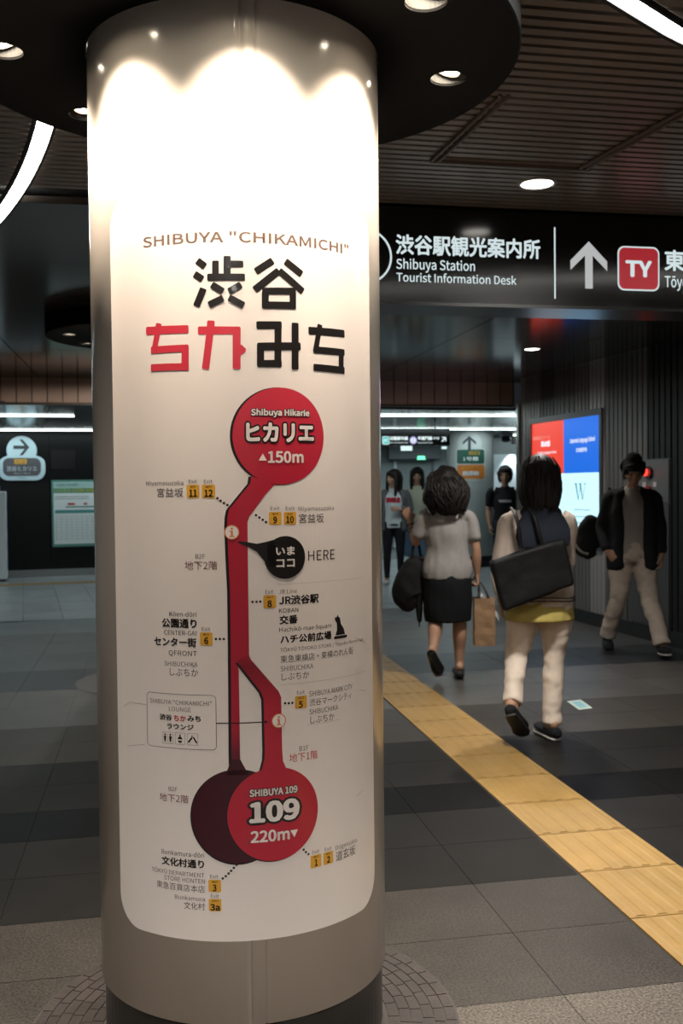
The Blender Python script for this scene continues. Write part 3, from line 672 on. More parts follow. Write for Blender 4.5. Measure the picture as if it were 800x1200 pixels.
for name, pts in (('scuff', [(.300, 1.040), (.345, 1.022)]), ('scuff', [(.315, .912), (.345, .905)]), ('scuff', [(.30, .66), (.33, .668)]), ('scuff', [(-.31, .892), (-.285, .905), (-.235, .905)]), ('scuff', [(-.30, .80), (-.24, .813)])):
    b = bmesh.new(); stroke(b, pts, .0012); pr(name, b, pm_('hairline', (.35, .31, .29)), .0012)
# title brush-block lettering
for pts, w, c in STROKES:
    pass
groups = [STROKES[0:11], STROKES[11:18], STROKES[18:23], STROKES[23:28], STROKES[28:34], STROKES[34:39]]
for g in groups:
    b = bmesh.new()
    for i, (pts, w, c) in enumerate(g):
        n0 = len(b.verts); stroke(b, [tuple(p) for p in pts], w * .92)
        if len(pts) == 3 and w < .008: poly(b, pts); b.verts.ensure_lookup_table()
        for v in b.verts[n0:]: v.co.z = i * .00007
    pr('title_character', b, INK['r'] if g[0][2] == 'r' else INK['k'], .0014)
for txt, s0, s1, z0, z1, c, w in TEXTS:
    dark = c != 'w'
    base = {0: .0, 1: .013, 2: .016, 3: .018}[w]
    if c == 't': base = .006
    cjk = ord(txt[0]) > 0x2fff
    off = .0032 if c == 'w' else .0012
    B, O = fit_text(txt, s0, s1, z0, z1, base, {2: .030, 3: .030}.get(w, 0) if dark is False else 0)
    if O: pr('lettering_outline', O, INK['k'], off - .0003)
    pr('lettering', B, INK[c], off, cut=z1 - z0 > .0225)
for num, s0, s1, z0, z1, n0, n1, nz0, nz1 in BADGES:
    b = bmesh.new(); poly(b, rrect(s0, s1, z0, z1, .003, 4)); bd = pr('exit_badge', b, INK['y'], .0012)
    if len(num) == 1 and n1 - n0 > .012: n1 = n0 + .010
    B, _ = fit_text(num, n0, n1, nz0, nz1, .014); pr('exit_number', B, INK['k'], .0016, bd, False)
    cc = (s0 + s1) / 2; B, _ = fit_text('出口', cc - .0066, cc + .0066, z1 - .0066, z1 - .0022, .008, res=1); pr('exit_word', B, INK['k'], .0016, bd, False)

# ------------------------------------------------------------------ overhead direction sign
SY = 4.182
SG = thing('direction_sign', 'long black overhead sign with white tourist information lettering and arrow', 'sign', (.55, SY, 2.184))
def on_sign(name, bm, m, off=.002, parent=None):
    upright(bm, (-.55, 0, -2.184), (1, 0, 0), off=off); return obj(name, bm, m, parent or SG)
sgm = mat('sign_gloss_black', (.008, .008, .008), .14)
obj('sign_body', box(0, 3.1, 0, .24, 0, .412, .004), sgm, SG)
obj('bottom_rail', box(0, 3.1, -.006, .246, -.010, .004), mat('sign_rail', (.03, .03, .03), .25, metal=.6), SG)
lit = emis('sign_white', (.70, .82, .84), .78)
def stext(name, txt, u0, u1, z0, z1, b=.004, m=None, off=.002, parent=None):
    B, _ = fit_text(txt, u0, u1, z0, z1, b, res=4); return on_sign(name, B, m or lit, off, parent)
stext('lettering', '渋谷駅観光案内所', 1.047, 1.702, 2.389, 2.476, .010)
stext('lettering', 'Shibuya Station', 1.049, 1.401, 2.315, 2.3735, .005)
stext('lettering', 'Tourist Information Desk', 1.049, 1.590, 2.2733, 2.3143, .005)
b = bmesh.new(); ring_poly(b, disc_pts(.914, 2.377, .1165, n=64), disc_pts(.914, 2.377, .1075, n=64)); on_sign('circle_symbol', b, lit)
b = bmesh.new(); poly(b, rrect(.884, .944, 2.31, 2.40, .004)); poly(b, disc_pts(.914, 2.43, .02)); on_sign('circle_symbol', b, lit)
b = bmesh.new(); poly(b, [(1.766, 2.218), (1.773, 2.218), (1.773, 2.532), (1.766, 2.532)]); on_sign('divider_line', b, lit)
def arrow_up(cx, z0, z1, w, sh=.19):
    """arrow with broad open chevron head"""
    h = z1 - z0; s = w * sh / 2 * 1.1; y1 = z1; e = w / 2
    return [(cx, y1), (cx + e, y1 - h * .415), (cx + e, y1 - h * .62), (cx + s, y1 - h * .30), (cx + s, z0), (cx - s, z0), (cx - s, y1 - h * .30), (cx - e, y1 - h * .62), (cx - e, y1 - h * .415)]
b = bmesh.new(); poly(b, arrow_up(1.930, 2.267, 2.4755, .175)); on_sign('arrow', b, emis('sign_arrow', (.66, .68, .68), .62))
b = bmesh.new(); poly(b, rrect(2.067, 2.270, 2.263, 2.461, .032)); lb = on_sign('line_badge', b, lit)
b = bmesh.new(); poly(b, rrect(2.074, 2.263, 2.270, 2.454, .027)); on_sign('badge_field', b, emis('badge_red', (.42, .02, .03), .75), .003, lb)
stext('badge_letters', 'TY', 2.104, 2.233, 2.324, 2.398, .016, None, .004, lb)
stext('lettering', '東横線', 2.294, 2.600, 2.357, 2.452, .010)
stext('lettering', 'Tōyoko Line', 2.296, 2.580, 2.268, 2.338, .005)

# ------------------------------------------------------------------ ceiling lamps
def downlight(x, y, label, power, z=CEIL, wide=125):
    t = thing('downlight', label, 'ceiling light', (x, y, z), 0)
    obj('trim_ring', lathe([(.070, -.006), (.078, -.002), (.078, .002), (.066, .002), (.064, -.003), (.070, -.006)], 40), mat('trim_grey', (.3, .29, .28), .4), t)
    b = bmesh.new(); cyl(b, .066, .066, -.003, .001, 40); obj('diffuser', b, emis('downlight_glow', (1, .95, .86), 9), t)
    l = light('lamp_beam', 'SPOT', (0, 0, -.012), power, WHITE, t, spot_size=math.radians(wide), spot_blend=.9 if wide < 130 else .1, shadow_soft_size=.06)
    return t
downlight(1.535, 3.80, 'round recessed ceiling light in the slats just before the black sign', 380)
downlight(3.35, 8.43, 'round recessed light in the glossy ceiling beyond the black sign', 110)
for x, y, pw, lab in ((.35, -.3, 150, 'added fill light right above the viewer'), (-1.7, 3.8, 60, 'ceiling light left of the poster column'), (-1.3, -.1, 110, 'added fill light behind the viewer to the left'), (1.8, -.2, 150, 'added fill light behind the viewer to the right'), (3.3, 1.7, 160, 'ceiling light near the dark ribbed wall'), (.3, -1.9, 150, 'rearmost added fill light behind the viewer')):
    downlight(x, y, lab, pw * 3.2)  # lamps above and behind the viewer are unseen, added to fill the column front
downlight(-.10, 9.6, 'added fill light hidden behind the poster column near the brown bulkhead', 85, wide=179)  # unseen lamp, put here to brighten the bulkhead
downlight(-1.5, 2.0, 'added fill light close to the left of the poster column', 120)  # out of view, added to lift the left edge of the column
downlight(2.35, 5.8, 'added round fill light hidden just behind the black sign', 250)  # hidden lamp added to brighten the woman in grey
def strip(name, label, pts, w, es, drop=.012):
    t = thing(name, label, 'ceiling light', (pts[0][0], pts[0][1], CEIL))
    P = [Vector((p[0], p[1])) for p in pts]; o0 = P[0]
    b = bmesh.new(); L = []; R_ = []
    for i, p in enumerate(P):
        d = (P[min(i + 1, len(P) - 1)] - P[max(i - 1, 0)]).normalized(); n = Vector((-d.y, d.x))
        for lst, q in ((L, p + n * w), (R_, p)): lst.append([b.verts.new((q.x - o0.x, q.y - o0.y, z)) for z in (-drop, -.001)])
    for i in range(len(P) - 1):
        for A, B in ((L, R_),):
            b.faces.new((A[i][0], A[i + 1][0], B[i + 1][0], B[i][0])); b.faces.new((A[i][1], B[i][1], B[i + 1][1], A[i + 1][1]))
        b.faces.new((L[i][0], L[i][1], L[i + 1][1], L[i + 1][0])); b.faces.new((R_[i][0], R_[i + 1][0], R_[i + 1][1], R_[i][1]))
    obj('diffuser', b, emis('strip_glow', (1, .98, .92), es), t)
    b = bmesh.new()
    for sgn, q0, q1 in ((1, w + .001, w + .014), (-1, -.001, -.010)):
        A = []
        for i, p in enumerate(P):
            d = (P[min(i + 1, len(P) - 1)] - P[max(i - 1, 0)]).normalized(); n = Vector((-d.y, d.x))
            A.append([b.verts.new((p.x + n.x * q - o0.x, p.y + n.y * q - o0.y, z)) for q, z in ((q0, -.001), (q0, -drop - .004), (q1, -drop - .004), (q1, -.001))])
        for i in range(len(P) - 1):
            for k in range(4): b.faces.new((A[i][k], A[i][(k + 1) % 4], A[i + 1][(k + 1) % 4], A[i + 1][k]))
    obj('channel', b, mat('housing_black', (.008, .008, .008), .6), t)
    return t
strip('curved_light', 'curved white light strip sweeping across the slatted ceiling left of the column', STRIP_R, .052, 26.0)
strip('curved_light', 'curved white light strip crossing the ceiling corner above the black sign', [(-.25, -1.6), (-.32, -.9), (-.28, -.1), (-.1, .8), (.25, 1.45), (.62, 1.88), (.92, 2.12), (1.231, 2.325), (1.385, 2.424), (1.7, 2.60), (2.2, 2.82), (2.8, 3.0), (3.5, 3.12), (4.1, 3.2)], .05, 26.0)  # the unseen run behind the viewer is added to light the column front
def tube_light(x0, x1, y0, y1, z, label, es=7.0, w=.03, h=.014):
    d = Vector((x1 - x0, y1 - y0)); L = d.length
    t = thing('line_light', label, 'ceiling light', (x0, y0, z), math.atan2(d.y, d.x))
    obj('diffuser', box(0, L, -w / 2, w / 2, -h, -.001), emis('line_glow', (.86, 1.0, .98), es), t)
    obj('channel', box(-.01, L + .01, -w / 2 - .012, w / 2 + .012, -.006, -.001), mat('channel_grey', (.2, .2, .2), .4), t)
    a = light('line_area', 'AREA', (L / 2, 0, -h - .01), 4.5 * L, (.80, .97, 1.0), t, shape='RECTANGLE', size=L, size_y=w)
    return t
tube_light(-5.8, -.93, 13.0, 13.0, CEIL2, 'nearer straight white light line in front of the black far wall')
tube_light(.8, 4.92, 12.78, 12.70, CEIL2, 'nearer straight white light line right behind the bulkhead')
tube_light(-3.2, 1.6, 16.1, 16.25, CEIL2, 'farther straight white light line just above the black far wall')
tube_light(1.7, 6.08, 15.85, 15.80, CEIL2, 'farther straight white light line above the black hanging sign')
tube_light(6.42, 7.1, 17.75, 17.68, CEIL2, 'short white light line to the right of the far grey column', w=.06)

# ------------------------------------------------------------------ illuminated advertising screen on the ribbed wall
RT = -WD
AD = thing('advertising_screen', 'bright backlit advertising screen in red, blue and white on the ribbed wall', 'screen', tuple(W0 + WD * .19))
ao = Vector((0, 0, 0))
def on_wall(name, bm, m, off, parent, s0):
    """x of the artwork counts from W0 towards the reader; s0 = where the thing's own origin lies"""
    upright(bm, RT * -s0, RT, off=off); return obj(name, bm, m, parent)
A0 = -.19
b = bmesh.new(); ring_poly(b, rrect(-1.01, .613, .74, 2.125, .01, 2), rrect(-.947, .564, .80, 2.062, .004, 2)); extr(b, .035); on_wall('frame', b, mat('frame_dark_metal', (.13, .13, .13), .3, metal=.7), .0, AD, A0)
b = bmesh.new(); poly(b, rrect(-1.0, .60, .75, 2.115, .01, 2)); extr(b, .015); on_wall('backing_box', b, mat('collar_black', (.012, .011, .010), .28), .0, AD, A0)
def quad(x0, x1, z0, z1): bb = bmesh.new(); poly(bb, [(x0, z0), (x1, z0), (x1, z1), (x0, z1)]); return bb
on_wall('red_field', quad(-.947, -.195, 1.507, 2.062), emis('screen_red', (.80, .055, .03), 1.0), .018, AD, A0)
on_wall('blue_field', quad(-.195, .564, 1.507, 2.062), emis('screen_blue', (.006, .14, .72), 1.0), .018, AD, A0)
on_wall('white_field', quad(-.947, .564, .93, 1.507), emis('screen_white', (.56, .90, 1.0), 1.15), .018, AD, A0)
on_wall('blue_band', quad(-.947, .564, .80, .93), emis('screen_blue2', (.02, .13, .62), .9), .018, AD, A0)
sw = emis('screen_text', (.9, .93, 1.0), 1.0); st_ = emis('screen_teal', (.03, .16, .22), 1.0)
def adt(txt, x0, x1, z0, z1, m, b_=.01):
    B, _ = fit_text(txt, x0, x1, z0, z1, b_ * .5, res=2); on_wall('screen_lettering', B, m, .020, AD, A0)
adt('英会話スクール', -.92, -.50, 1.88, 1.925, emis('screen_pink', (.85, .35, .3), .9)); adt('英会話', -.72, -.50, 1.80, 1.865, sw, .03)
adt('English Language School', -.80, -.36, 1.715, 1.755, sw, .01)
adt('Japanese Language School', -.06, .46, 1.80, 1.865, sw, .012); adt('日本語学校', .08, .30, 1.715, 1.76, sw)
b = bmesh.new()
for q in ([(.055, 1.395), (.085, 1.395), (.125, 1.235), (.112, 1.235)], [(.125, 1.235), (.170, 1.395), (.162, 1.395), (.118, 1.245)], [(.145, 1.395), (.175, 1.395), (.215, 1.235), (.202, 1.235)], [(.215, 1.235), (.262, 1.395), (.254, 1.395), (.208, 1.245)],
          [(.035, 1.395), (.105, 1.395), (.105, 1.402), (.035, 1.402)], [(.130, 1.395), (.195, 1.395), (.195, 1.402), (.130, 1.402)], [(.235, 1.395), (.285, 1.395), (.285, 1.402), (.235, 1.402)]): poly(b, q)
on_wall('screen_monogram', b, st_, .020, AD, A0)
for z, a, c in ((1.13, .03, .36), (1.06, -.15, .36), (1.0, -.15, .30), (.955, -.15, .34)):
    on_wall('screen_line', quad(a, c, z, z + .012), emis('screen_grey', (.35, .55, .65), .9), .020, AD, A0)
0 and light('screen_light', 'AREA', tuple(-WN * 0 + WN * .12 + Vector((0, 0, 1.45))), 26, (.62, .86, 1.0), AD, shape='RECTANGLE', size=1.4, size_y=1.2, aim=tuple(WN * 2 + Vector((0, 0, 1.45))))

# ------------------------------------------------------------------ fire hydrant cabinet in the ribbed wall
HC = thing('hydrant_cabinet', 'dark metal fire hydrant cabinet with glowing red lamp in the ribbed wall', 'cabinet', tuple(W0 - WD * 1.43))
H0 = 1.43
hm = mat('cabinet_metal', (.12, .122, .123), .34, metal=.6); hm2 = mat('cabinet_metal_light', (.2, .203, .205), .34, metal=.6)
b = bmesh.new(); poly(b, rrect(1.10, 1.76, .14, 1.61, .006, 2)); extr(b, .012); on_wall('cabinet_frame', b, hm, .012, HC, H0)
b = bmesh.new(); poly(b, rrect(1.115, 1.745, .15, 1.222, .004, 2)); extr(b, .010); dl = on_wall('lower_door', b, hm, .024, HC, H0)
b = bmesh.new(); poly(b, rrect(1.115, 1.745, 1.234, 1.60, .004, 2)); extr(b, .010); on_wall('upper_panel', b, hm2, .024, HC, H0)
b = bmesh.new(); poly(b, disc_pts(1.438, .69, .026, .036, 20)); extr(b, .012); on_wall('door_latch', b, mat('latch_red', (.35, .02, .015), .3, emit=(.5, .02, .01), es=.12), .034, dl, H0)
b = bmesh.new(); poly(b, disc_pts(1.445, 1.492, .055, n=28)); extr(b, .02); on_wall('lamp_base', b, mat('collar_black', (.012, .011, .010), .28), .034, HC, H0)
b = bmesh.new(); ell(b, (0, 0, 0), (.032, .028, .032)); b.transform(Matrix.Translation(RT * (1.427 - H0) + WN * .062 + Vector((0, 0, 1.492)))); obj('red_lamp', b, emis('lamp_red', (1, .03, .02), 4.0), HC, smooth=True)
for x in (1.365, 1.535):
    b = bmesh.new(); poly(b, rrect(x - .024, x + .024, 1.365, 1.407, .004, 3)); extr(b, .004); on_wall('notice_plate', b, mat('plate_white', (.55, .53, .52), .5), .034, HC, H0)
b = bmesh.new(); poly(b, disc_pts(1.445, 1.31, .05, .066, 24)); extr(b, .022); bt = on_wall('alarm_button', b, mat('alarm_red', (.22, .015, .015), .35), .034, HC, H0)
b = bmesh.new(); poly(b, disc_pts(1.445, 1.31, .02, .026, 20)); extr(b, .006); on_wall('button_cap', b, mat('alarm_dark', (.06, .01, .01), .35), .056, bt, H0)

# ------------------------------------------------------------------ things on the far black wall
def on_back(name, bm, m, off, parent, s0): upright(bm, T2 * -s0, T2, off=off); return obj(name, bm, m, parent)
CS = thing('wall_sign', 'pale blue rounded wall sign with right arrow and white Japanese lettering', 'sign', tuple(B0 + T2 * -.416)); c0 = -.416
pb = mat('sign_pale_blue', (.42, .56, .60), .4, emit=(.45, .6, .66), es=.10)
out = disc_pts(-.416, 2.012, .228, n=24, a0=-.35, a1=PI + .35)
bot = [(-.77, 1.80)] + [(-.77 + .15 - .15 * math.cos(a), 1.69 - .15 * math.sin(a)) for a in [i * PI / 16 for i in range(9)]] + [(-.212 + .15 * math.sin(a), 1.69 - .15 * math.cos(a)) for a in [i * PI / 16 for i in range(9)]] + [(-.062, 1.80), (-.075, 1.86), (-.125, 1.905)]
b = bmesh.new(); poly(b, out + [(-.69, 1.905), (-.75, 1.86)] + bot); extr(b, .02); on_back('sign_plate', b, pb, .0, CS, c0)
b = bmesh.new(); poly(b, rrect(-.70, -.13, 1.609, 1.893, .09)); on_back('dark_field', b, mat('field_grey', (.10, .10, .11), .4), .022, CS, c0)
b = bmesh.new(); poly(b, rrect(-.53, -.34, 1.797, 1.876, .01)); on_back('orange_badge', b, mat('badge_amber', (.62, .32, .05), .4), .024, CS, c0)
def bt_(txt, a, c, z0, z1, m, p, s0, off, bo=.02):
    B, _ = fit_text(txt, a, c, z0, z1, bo * .45, res=2); on_back('lettering', B, m, off, p, s0)
bt_('渋谷ヒカリエ', -.645, -.19, 1.684, 1.766, mat('letter_white', (.75, .8, .82), .5), CS, c0, .025)
bt_('Shibuya Hikarie', -.54, -.29, 1.635, 1.662, mat('letter_white', (.75, .8, .82), .5), CS, c0, .025, 0)
bt_('方面改札', -.48, -.35, 1.568, 1.594, mat('letter_grey', (.12, .14, .15), .5), CS, c0, .023, 0)
bt_('C2', -.50, -.37, 1.812, 1.860, mat('letter_grey', (.12, .14, .15), .5), CS, c0, .026, 0)
ar = arrow_up(0, -.12, .12, .25, .2); ar = [(y - .42, -x + 2.062) for x, y in ar]
b = bmesh.new(); poly(b, ar); on_back('arrow', b, mat('letter_grey2', (.035, .045, .05), .5), .023, CS, c0)
GP = thing('notice_board', 'green framed white notice poster on the black far wall', 'poster', tuple(B0 + T2 * .53)); g0 = .53
b = bmesh.new(); poly(b, rrect(.026, 1.04, .471, 1.54, .012, 2)); extr(b, .02); on_back('frame', b, mat('poster_green', (.10, .27, .22), .4), 0, GP, g0)
def gq(name, x0, x1, z0, z1, m, off=.022): on_back(name, quad(x0, x1, z0, z1), m, off, GP, g0)
gq('sheet', .055, 1.01, .515, 1.505, mat('poster_sheet', (.75, .82, .82), .4))
gq('header_band', .055, 1.01, 1.425, 1.50, mat('poster_pale', (.36, .55, .54), .4), .0235)
gq('title_band', .055, 1.01, 1.33, 1.415, mat('poster_mid_green', (.13, .34, .24), .4), .0235)
bt_('渋谷駅ご利用案内', .10, .44, 1.44, 1.485, mat('poster_ink', (.06, .2, .18), .5), GP, g0, .025, 0)
bt_('のりかえ 渋谷駅 東横線のりば', .075, .93, 1.345, 1.40, mat('poster_yellow', (.62, .6, .10), .5), GP, g0, .025)
gq('teal_bar', .075, .99, 1.008, 1.059, mat('poster_teal', (.06, .28, .27), .4), .0235)
for a, c in ((.27, .385), (.52, .575)): gq('red_tag', a, c, 1.14, 1.172, mat('poster_red', (.5, .06, .04), .5), .0235)
for z in (1.27, 1.235): gq('print_line', .075, .60, z, z + .008, mat('poster_grey', (.22, .27, .27), .5), .0235)
gq('print_line', .24, .99, 1.10, 1.118, MATS['poster_ink'], .0235)
for i in range(9): gq('table_line', .075, .99, .955 - i * .045, .958 - i * .045, MATS['poster_grey'], .0235)
for i in range(12): gq('table_line', .09 + i * .08, .093 + i * .08, .56, .96, MATS['poster_grey'], .0236)
VM = thing('vending_machine', 'white and blue vending machine against the black far wall', 'vending machine', tuple(B0 + T2 * -1.25 - Z2 * .3), math.atan2(T2.y, T2.x))
obj('cabinet', box(-.5, .595, -.3, .28, .03, 1.37, .015), mat('machine_white', (.72, .78, .80), .35), VM)
obj('plinth', box(-.48, .57, -.27, .26, 0, .04), mat('collar_black', (.012, .011, .010), .28), VM)
obj('blue_top', box(-.5, .50, -.31, .20, 1.37, 1.46, .02), mat('machine_blue', (.02, .15, .42), .35), VM)
obj('display_window', box(-.46, .42, -.308, -.298, .75, 1.3), mat('window_dark', (.02, .03, .04), .1), VM)
for i in range(4):
    b = bmesh.new(); ell(b, (.597, -.05, .25 + i * .3), (.006, .16, .08)); obj('side_emblem', b, mat('machine_blue', (.02, .15, .42), .35), VM, smooth=True)
for i in range(6): obj('push_button', box(-.4 + i * .13, -.34 + i * .13, -.312, -.298, .66, .70), mat('plate_white', (.55, .53, .52), .5), VM)

# ------------------------------------------------------------------ hanging sign, far column and corridor fittings
HS = thing('hanging_sign', 'small far black hanging sign with teal and violet line badges', 'sign', (2.9, 14.2, 1.982))
def on_hs(name, bm, m, off=.002, p=None): upright(bm, (-2.9, 0, -1.982), (1, 0, 0), off=off); return obj(name, bm, m, p or HS)
obj('sign_body', box(0, 1.456, 0, .15, 0, .25, .004), sgm, HS)
for x in (.2, 1.25): obj('hanger_rod', box(x - .012, x + .012, .06, .09, .25, .338), mat('steel', (.45, .47, .48), .25, metal=1), HS)
hl = emis('hang_white', (.75, .9, .9), 1.0)
b = bmesh.new(); poly(b, rrect(3.328, 3.434, 1.998, 2.116, .02)); on_hs('line_badge', b, hl)
b = bmesh.new(); poly(b, rrect(3.336, 3.426, 2.006, 2.108, .016)); on_hs('badge_field', b, emis('hang_teal', (.04, .50, .46), 1.0), .003)
b = bmesh.new(); poly(b, disc_pts(3.796, 2.058, .056)); on_hs('line_badge', b, emis('hang_violet', (.45, .40, .75), .9))
b = bmesh.new(); poly(b, disc_pts(3.796, 2.058, .036)); on_hs('badge_field', b, hl, .003)
def hst(txt, a, c, z0, z1, m=None, off=.002, bo=.03):
    B, _ = fit_text(txt, a, c, z0, z1, bo * .45, res=2); on_hs('lettering', B, m or hl, off)
hst('DT', 3.35, 3.412, 2.034, 2.080, None, .004); hst('Z', 3.78, 3.812, 2.035, 2.080, emis('hang_violet', (.45, .40, .75), .9), .004)
hst('田園都市線', 3.445, 3.716, 2.06, 2.116); hst('Den-en-toshi Line', 3.445, 3.716, 2.012, 2.040, bo=.0)
hst('半蔵門線', 3.862, 4.085, 2.06, 2.116); hst('Hanzomon Line', 3.862, 4.085, 2.012, 2.040, bo=.0); hst('のりば', 4.10, 4.19, 2.07, 2.106)
aq = arrow_up(0, -.045, .045, .085, .22); k_ = math.sqrt(.5); aq = [(4.262 + (x + y) * k_, 2.072 + (y - x) * k_) for x, y in aq]
b = bmesh.new(); poly(b, aq); on_hs('arrow', b, hl)

FP = thing('column', 'far grey round column with green and orange guide sign', 'column', (5.42, 16.5, 0))
FPR = .40; FA = math.atan2(-16.5, -5.42)
obj('shaft', lathe([(FPR, .19), (FPR, CEIL2)], 64), mat('far_column', (.36, .39, .38), .4, var=.05), FP, smooth=True)
obj('base_collar', lathe([(FPR - .01, 0), (FPR - .01, .19), (.1, .19)], 48), MATS['collar_black'], FP)
GS = thing('guide_sign', 'green and orange guide sign with up arrow wrapped on the far grey column', 'sign', (5.42, 16.5, 0))
def wrap2(name, bm, m, off, parent=None):
    xs = [v.co.x for v in bm.verts]; a = math.floor(min(xs) / .03) * .03 + .03
    while a < max(xs):
        bmesh.ops.bisect_plane(bm, geom=list(bm.verts) + list(bm.edges) + list(bm.faces), plane_co=(a, 0, 0), plane_no=(1, 0, 0), dist=1e-6); a += .03
    for v in bm.verts:
        th = FA + v.co.x / FPR + .02; v.co = Vector(((FPR + off) * math.cos(th), (FPR + off) * math.sin(th), v.co.y))
    return obj(name, bm, m, parent or GS)
b = bmesh.new(); poly(b, rrect(-.27, .27, 1.46, 2.02, .06)); poly(b, disc_pts(-.02, 2.09, .21, n=40)); wrap2('sign_plate', b, mat('sign_plate_grey', (.46, .50, .49), .4), .004)
b = bmesh.new(); poly(b, arrow_up(-.02, 1.98, 2.22, .22, .2)); wrap2('arrow', b, mat('letter_grey2', (.035, .045, .05), .5), .007)
b = bmesh.new(); poly(b, rrect(-.24, .24, 1.755, 1.99, .03)); gf = wrap2('green_field', b, mat('sign_green', (.02, .09, .06), .4), .007)
b = bmesh.new(); poly(b, rrect(-.24, .24, 1.50, 1.735, .03)); of = wrap2('orange_field', b, mat('sign_orange', (.55, .18, .03), .4), .007)
for txt, a, c, z0, z1, m in (('出口', -.03, .15, 1.90, 1.965, MATS['badge_amber']), ('1号館', -.13, .13, 1.80, 1.87, MATS['letter_white']), ('のりかえ', -.16, .14, 1.66, 1.71, MATS['badge_amber']), ('銀座線', -.14, .14, 1.55, 1.63, MATS['letter_white'])):
    B, _ = fit_text(txt, a, c, z0, z1, .01, res=2); wrap2('lettering', B, m, .010)
# corridor fittings
t = thing('exit_sign', 'small glowing green emergency exit sign in the far corridor', 'sign', (5.86, 21.25, 2.0)); obj('hanger_rod', box(-.01, .01, -.01, .01, .04, .32), MATS['steel'], t); obj('sign_box', box(-.09, .09, -.03, .03, -.04, .04), emis('exit_green', (.15, .9, .5), 1.6), t)
t = thing('corridor_sign', 'small bright sign hanging at the left of the far corridor', 'sign', (5.46, 21.0, 2.2)); obj('hanger_rod', box(-.01, .01, -.01, .01, .05, .12), MATS['steel'], t); obj('sign_box', box(-.12, .12, -.03, .03, -.05, .05), emis('far_white', (.7, .9, .9), 1.0), t)
t = thing('corridor_sign', 'small bright sign at the right of the far corridor', 'sign', (6.30, 20.6, 2.22)); obj('hanger_rod', box(-.01, .01, -.01, .01, 0, .10), MATS['steel'], t); obj('sign_box', box(-.16, .16, -.03, .03, -.05, .0), emis('far_white', (.7, .9, .9), 1.0), t); obj('sign_box', box(-.02, .16, -.03, .03, -.12, -.07), emis('far_white', (.7, .9, .9), 1.0), t)
t = thing('security_camera', 'dark dome security camera under the far ceiling beside the column', 'camera', (6.42, 17.45, 2.23))
b = bmesh.new(); ell(b, (0, 0, 0), (.09, .09, .07)); obj('dome', b, MATS['collar_black'], t, smooth=True); obj('mount', box(-.1, .1, -.1, .1, .05, .09), mat('plate_white', (.55, .53, .52), .5), t)
t = thing('wall_washer', 'small lamp throwing a cone of light down the bright far board', 'ceiling light', (6.72, 17.85, 2.20))
b = bmesh.new(); cyl(b, .04, .05, -.05, .12, 20); obj('lamp_housing', b, MATS['collar_black'], t)
light('washer_beam', 'SPOT', (0, 0, -.06), 40, (.85, .95, 1), t, spot_size=math.radians(60), spot_blend=.4, shadow_soft_size=.03, aim=(.0, .16, -.6))
light('corridor_area', 'AREA', (5.8, 19.3, 2.3), 60, (.75, .95, 1.0), None, shape='RECTANGLE', size=2.5, size_y=2.0)
t = thing('floor_sticker', 'small pale blue sticker on the dark floor beside the woman with the tote', 'sticker', (2.646, 5.895, 0))
b = bmesh.new(); poly(b, [(-.064, -.137), (.037, -.112), (.070, .135), (-.036, .108)]); extr(b, .0015); obj('sheet', b, mat('sticker_pale', (.50, .60, .52), .4), t)
b = bmesh.new(); poly(b, [(-.035, -.09), (.025, -.075), (.045, .09), (-.018, .075)]); 
for v in b.verts: v.co.z = .0018
obj('print_field', b, mat('sticker_blue', (.22, .45, .50), .4), t)

# ------------------------------------------------------------------ people
SKIN = (.42, .24, .155)
def V(*a): return Vector(a)
def head_bm(bm, c, R, s=1.0):
    """head with brow, nose, lips, chin and ears, R turns it, face towards +y; c = centre between the ears"""
    t = bmesh.new()
    ell(t, (0, -.010, .035), (.074, .090, .085), n=20)
    ell(t, (0, .012, -.005), (.066, .076, .085), n=20)
    tube(t, [(0, .030, .02), (0, .040, -.04), (0, .048, -.088)], [(.060, .052), (.052, .046), (.024, .026)], n=18)
    tube(t, [(-.04, .075, .028), (0, .086, .030), (.04, .075, .028)], [.012, .013, .012], side=(0, 0, 1), n=8)
    tube(t, [(0, .088, .018), (0, .104, -.012), (0, .110, -.024)], [(.008, .008), (.012, .011), (.014, .009)], n=10)
    for sx in (-1, 1):
        ell(t, (sx * .012, .100, -.026), (.008, .008, .006), n=8)
        ell(t, (sx * .040, .066, -.020), (.022, .018, .018), n=10)
        tube(t, [(sx * .073, .0, .022), (sx * .082, -.008, .010), (sx * .076, .002, -.028)], [(.007, .014), (.007, .018), (.006, .010)], side=(1, 0, 0), n=8)
    tube(t, [(-.022, .087, -.052), (0, .095, -.050), (.022, .087, -.052)], [.006, .0075, .006], side=(0, 0, 1), n=8)
    tube(t, [(-.018, .086, -.062), (0, .093, -.063), (.018, .086, -.062)], [.006, .007, .006], side=(0, 0, 1), n=8)
    t.transform(Matrix.Translation(c) @ R.to_4x4() @ Matrix.Diagonal((s, s, s, 1)))
    join(bm, t)
